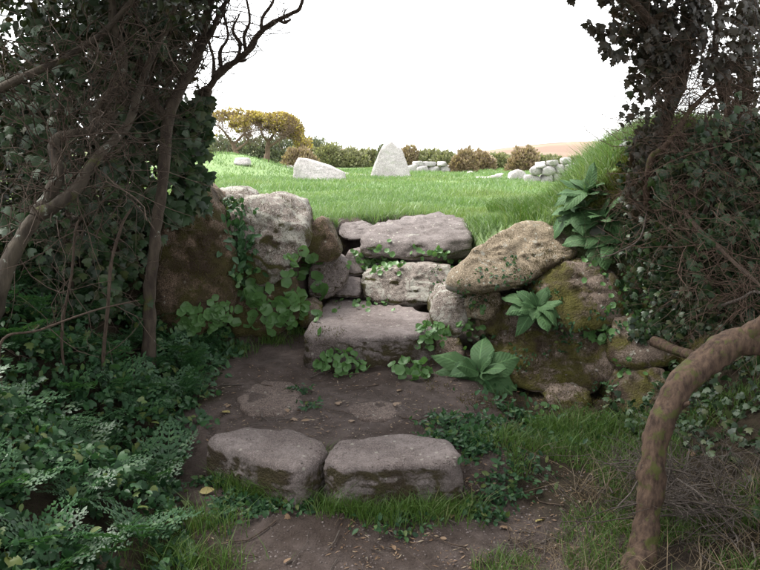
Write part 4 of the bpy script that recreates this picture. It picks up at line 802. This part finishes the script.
# 6 straight back trunk of the right thicket
b = base_at(738, 4.75); t = tag(empty('hedge_tree', b), 'upright ivy-dappled trunk at the back of the right thicket', 'tree')
limb('trunk', [b, P(739, 150, 4.75), P(743, 100, 4.75), P(747, 40, 4.72), P(750, -20, 4.7), P(752, -120, 4.6)], [.06, .05, .046, .042, .038, .03], M['bark'], t)
limb('limb', [P(741, 130, 4.75), P(722, 95, 4.7), P(715, 50, 4.7), P(722, 0, 4.65), P(730, -60, 4.6)], np.linspace(.03, .015, 5), M['bark'], t, 9)
st = np.concatenate([blob(P(735, 50, 4.6), (.3, .3, .4), 80)]); twigs_on(t, st, rv(len(st)) + np.array((-.3, -.1, .1)), (.25, .7), .0034, M['redtwig'], .28, 3, 3)
foliage(t, [(P(790, 60, 4.5), (.4, .4, .7), 700), (P(760, 60, 4.9), (.3, .2, .6), 380), (P(760, -90, 4.4), (.8, .8, .4), 2600)], M['rusty'], IVY, (.035, .065), thr=-.15)
# bramble thicket on the right bank
b = base_at(710, 4.4); t = tag(empty('bramble_thicket', b), 'tangle of bare reddish bramble twigs covering the right bank', 'thicket')
st = np.concatenate([blob(P(705, 170, 4.35), (.34, .3, .3), 95), blob(P(745, 230, 4.1), (.35, .3, .35), 95), blob(P(730, 130, 4.45), (.3, .3, .3), 120), blob(P(770, 300, 3.8), (.25, .3, .25), 80)])
twigs_on(t, st, rv(len(st)) * np.array((1.2, .7, .8)) + np.array((-.3, -.1, -.05)), (.25, .75), .0034, M['redtwig'], .24, 3, 3)
q = []
for k in range(4200):
    h_ = hit(RNG.uniform(628, 775), RNG.uniform(95, 345))
    if h_ is not None and h_[0][1] < 7: q.append(h_[0] + h_[1] * RNG.uniform(.0, .12))
q = np.array(q); V, F = leaves(IVY, q, rv(len(q)) * .7 + np.array((0, -.3, -.9)), rv(len(q)) * .6 + np.array((0, -.7, .5)), RNG.uniform(.025, .055, len(q)))
f = world_part('foliage', V, F, M['ivy'], t, True); f['kind'] = 'stuff'
ivy_plant('ivy', 'ivy creeping through the bramble thicket above the wall', P(700, 300, 4.3), [P(700, 300, 4.3), P(695, 240, 4.25), P(715, 180, 4.2), P(705, 110, 4.3)], [(P(690, 200, 4.15), (.22, .16, .28), 420), (P(735, 150, 4.15), (.25, .16, .3), 340), (P(740, 260, 3.9), (.25, .15, .25), 380), (P(670, 250, 4.3), (.14, .12, .18), 260)], 200, (.035, .06), M['ivy'], -.2, .9)
for pts, r, lab in (([(686, 214, 4.1), (705, 235, 3.95), (728, 256, 3.8), (748, 275, 3.65), (775, 300, 3.5)], .012, 'long bare diagonal branch hanging across the right bank'), ([(648, 205, 4.5), (640, 238, 4.4), (618, 252, 4.35), (600, 258, 4.35)], .006, 'thin pale rootlet dangling over the foxglove clump'),
                    ([(722, 305, 3.9), (742, 298, 3.7), (755, 292, 3.6), (775, 300, 3.5)], .009, 'short pale forked stick on the right bank')):
    q = [P(*a) for a in pts]; o = tag(empty('bare_branch', q[0]), lab, 'branch'); limb('stem', q, np.linspace(r, r * .7, len(q)), M['greytwig' if 'pale' in lab else 'twig'], o, 7, .15)
    st = along(q, 8, .0); twigs_on(o, st, rv(8) + np.array((-.3, -.1, .1)), (.1, .3), .003, M['redtwig'], .25, 2, 2)
# brushwood heap, right foreground
c = np.array((1.33, 2.95, gz(1.33, 2.95))); o = tag(empty('brushwood_pile', c), 'heap of grey dead brushwood and twigs beside the curved trunk', 'brushwood')
st = c + RNG.normal(0, 1, (170, 3)) * np.array((.16, .22, 0)) + np.array((0, 0, .04)) + np.abs(RNG.normal(0, .07, (170, 1))) * np.array((0, 0, 1)); twigs_on(o, st, rv(170) * np.array((1, 1, .22)), (.15, .5), .004, M['greytwig'], .16, 3, 3)
# ------------------------------------------------------------------ unseen canopy behind and above the camera, thickened to shade lane and steps
for xx, yy, lab, bl in ((-2.9, 4.4, 'unseen tall hedge tree with a leafy crown added to shade the stone steps', [((-1.4, 4.3, 3.45), (1.1, 1.0, .5), 4500), ((.1, 4.0, 3.5), (1.1, 1.0, .45), 4500), ((1.4, 4.2, 3.4), (1.0, 1.0, .5), 4000)]),
                        (-2.3, 1.2, 'leafy hedge tree arching over the lane from the left bank', [((0, 2.4, 3.7), (1.2, 1.1, .5), 4000), ((-1.5, 2.3, 3.5), (1.2, 1.2, .55), 4200), ((-.8, .6, 3.7), (1.3, 1.4, .5), 4200), ((-2.4, .6, 2.6), (.6, 1.6, .9), 4200)]),
                        (2.4, -1.6, 'leafy hedge tree arching over the lane from the right bank', [((1.2, -1.8, 3.6), (1.5, 1.4, .6), 4200), ((2.4, -1.6, 2.4), (.6, 1.4, .9), 3400)]), (-2.4, -2.2, 'bushy hedge tree further back along the left bank', [((-1.2, -2.2, 3.6), (1.5, 1.4, .6), 4200), ((-2.4, -2.0, 2.4), (.6, 1.4, .9), 3400)])):
    b = np.array((xx, yy, gz(xx, yy) - .05)); t = tag(empty('hedge_tree', b), lab, 'tree'); limb('trunk', [b, b + (0, 0, .8), b + (-.15 * np.sign(xx), .1, 1.5), b + (-.6 * np.sign(xx), .15, 2.3), b + (-1.2 * np.sign(xx), .2, 2.8)], [.09, .075, .065, .05, .03], M['bark'], t)
    foliage(t, bl, M['hedge'], SIMPLE, (.06, .1), thr=-.3)
# ------------------------------------------------------------------ far scrub and wind-cut gorse
def bush(px, top, base, hw, Y, mat, lab, name='scrub_bush', n=3600, size=(.08, .16)):
    c = on_ground(px, Y); zt = P(px, top, Y)[2]; h = max(zt - c[2], .25); r = hw / FPX * Y
    o = tag(empty(name, c), lab, 'bush', 'scrub along the far field edge'); u = rv(n); u[:, 2] = np.abs(u[:, 2]); t_ = RNG.uniform(.45, 1.0, n) ** .6
    q = c + u * t_[:, None] * np.array((r, r * .6, h)) * (1 + .28 * fbm(u * 2.5 + px, 5, 3))[:, None]; V, F = leaves(SIMPLE, q, u + rv(n) * .8 + (0, 0, .5), rv(n) + u, RNG.uniform(*size, n)); f = world_part('crown', V, F, mat, o, False); f['kind'] = 'stuff'
    V, F, _ = twig_set(np.repeat(c[None], 10, 0), unit(rv(10) * (1, 1, .3) + (0, 0, .9)), np.full(10, h * .9), np.full(10, .012), 5, .2, 0, 2, .5, 2); s_ = world_part('stems', V, F, M['gorsebark'], o); s_['kind'] = 'stuff'
for a in [(190, 137, 160, 26, 34, 'scrubd', 'dark low hedge scrub left of the yellow gorse'), (222, 136, 160, 26, 34, 'scrubd', 'dark green scrub seen beneath the first yellow gorse'), (252, 136, 160, 26, 34, 'scrubd', 'dark scrub between the two gorse trunks'), (283, 137, 162, 26, 34, 'scrubd', 'dark scrub under the second yellow gorse'),
          (312, 137, 166, 22, 33, 'scrubd', 'dark scrub sloping down from the second gorse'), (330, 145, 168, 20, 32, 'scrubg', 'grey-green bush behind the leaning slab boulder'), (300, 150, 168, 18, 27, 'scrubb', 'brownish bramble clump at the end of the mound'), (352, 150, 168, 17, 32, 'scrubg', 'olive bush beside the upright stone'), (368, 151, 168, 15, 33, 'scrubg', 'small olive bush behind the upright stone'),
          (386, 148, 168, 10, 32, 'scrubd', 'dark bush peeping over the upright stone'), (408, 149, 166, 14, 32, 'scrubb', 'dark brown bush right of the upright stone'), (428, 151, 166, 15, 32, 'scrubg', 'olive scrub above the low line of stones'), (446, 152, 168, 14, 31, 'scrubg', 'pale scrub at the end of the line of stones'),
          (462, 152, 176, 13, 24, 'scrubb', 'brown bracken clump with a grey stone in it'), (478, 154, 172, 14, 27, 'scrubb', 'tan bracken bush behind the loose stone row'), (497, 154, 170, 16, 30, 'scrubg', 'grey-green scrub behind the loose stone row'), (521, 150, 164, 14, 26, 'scrubb', 'rusty rounded bracken bush above the white boulder'), (545, 157, 166, 18, 30, 'scrubg', 'low pale scrub behind the tumbled wall'), (572, 158, 168, 18, 30, 'scrubg', 'low scrub between tumbled wall and grassy bank'), (600, 156, 168, 18, 30, 'scrubg', 'scrub beyond the right grassy bank')]:
    bush(*a[:5], M[a[5]], a[6])
def gorse(px, Y, trunk, limbs, blobs, lab):
    b = on_ground(px, Y); b[2] -= .1; t = tag(empty('gorse_tree', b), lab, 'tree'); tp = [b] + [P(x, y, Y) for x, y in trunk]; limb('trunk', tp, np.linspace(.12, .07, len(tp)), M['gorsebark'], t, 9, .2)
    for l in limbs:
        q = [P(x, y, Y + dy) for x, y, dy in l]; limb('limb', q, np.linspace(.06, .022, len(q)), M['gorsebark'], t, 7, .2); st = along(q[1:], 36, .05); twigs_on(t, st, rv(36) + (0, 0, .6), (.3, 1.0), .012, M['gorsebark'], .3, 5, 3)
    q = np.concatenate([blob(P(x, y, Y), (rx / FPX * Y, rx / FPX * Y * .8, ry / FPX * Y), m) for x, y, rx, ry, m in blobs]); q = clumped(q, 1.5, -.32, 7); m = len(q)
    V, F = leaves(SIMPLE, q, rv(m) + (0, 0, .6), rv(m), RNG.uniform(.06, .13, m)); f = world_part('crown', V, F, M['gorse'], t, False); f['kind'] = 'stuff'
gorse(236, 29, [(237, 158), (235, 148), (231, 141)], [[(231, 142, 0), (226, 134, -.4), (219, 126, -.6)], [(233, 145, 0), (242, 136, .3), (250, 126, .3)], [(236, 150, 0), (246, 143, -.4), (251, 132, -.5)]],
      [(222, 120, 14, 9, 2500), (238, 118, 16, 10, 3000), (254, 121, 14, 9, 2300), (212, 129, 9, 11, 1300), (240, 128, 16, 5, 700)], 'wind-cut yellow gorse with a bent trunk, nearer the ivy')
gorse(266, 29.5, [(267, 155), (268, 146), (268, 140)], [[(268, 142, 0), (262, 134, -.4), (260, 126, -.4)], [(268, 142, 0), (275, 133, .3), (282, 126, .3)], [(268, 148, 0), (281, 139, -.4), (292, 132, -.5)]],
      [(266, 122, 13, 8, 1900), (280, 122, 16, 10, 2700), (294, 128, 14, 11, 2400), (304, 139, 11, 13, 2000), (276, 130, 14, 5, 600)], 'wind-cut yellow gorse with a forked trunk, sloping away')
# ------------------------------------------------------------------ litter on the lane
ym = make_mesh('leaf', *OVAL, M['yellow'], True); dm = [make_mesh('leaf', *OVAL, M['dead'], True), make_mesh('leaf', *IVY, M['dead'], True)]
def flat_leaf(px, py, me, size, lab, grp=None):
    q = hit(px, py)
    if q is None: return
    o = add('fallen_leaf', me, None, q[0] + q[1] * .008); n_ = q[1] + RNG.normal(0, .2, 3); Rm = orient(np.array([rv(1)[0] * (1, 1, .1)]), np.array([n_]))[0]; o.matrix_world = Matrix.Translation(q[0] + q[1] * .01) @ Matrix.Rotation(0, 4, 'X') @ Matrix(Rm.tolist()).to_4x4() @ Matrix.Scale(size, 4); tag(o, lab, 'leaf', grp)
flat_leaf(230, 414, ym, .07, 'yellow fallen leaf on the earth path above the wedge-shaped step'); flat_leaf(199, 494, ym, .07, 'pale yellow leaf fallen among the weeds below the wedge-shaped step'); flat_leaf(536, 524, ym, .06, 'yellowing leaf lying on the lane floor in dead grass')
for k in range(26):
    flat_leaf(*[(RNG.uniform(235, 640), RNG.uniform(505, 568)), (RNG.uniform(230, 400), RNG.uniform(390, 425)), (RNG.uniform(560, 720), RNG.uniform(440, 560))][k % 3], dm[k % 2], RNG.uniform(.03, .055), 'small brown dead leaf lying on the lane floor', 'dead leaves on the lane floor')
for k in range(46):
    px, py = [(RNG.uniform(225, 620), RNG.uniform(500, 569)), (RNG.uniform(225, 430), RNG.uniform(375, 428))][k % 3 == 2]; q = hit(px, py)
    if q is None: continue
    a = RNG.uniform(0, 6.28); L = RNG.uniform(.07, .24); PT = walk((q[0] + (0, 0, .008))[None], np.array([(math.cos(a), math.sin(a), 0)]), np.array([L]), 6, .16); PT[0, :, 2] = H(PT[0, :, 0], PT[0, :, 1]) + .006 + .01 * RNG.uniform(0, 1)
    V, F = tubes(PT, np.linspace(.0032, .0014, 6)[None] * RNG.uniform(.7, 1.4), 4); tag(world_part('fallen_twig', V, F, M['greytwig' if k % 2 else 'twig'], None), 'thin dead twig lying on the bare earth of the lane', 'twig', 'dead twigs on the lane floor')
#REPARENT
for o in list(COL.objects):                                            # limbs grow from their trunk
    if o.parent and o.parent.type == 'EMPTY' and o.name.split('.')[0] in ('limb', 'branch', 'branch_stub'):
        tk = [c for c in o.parent.children if c.name.split('.')[0] == 'trunk']
        if tk: o.parent = tk[0]
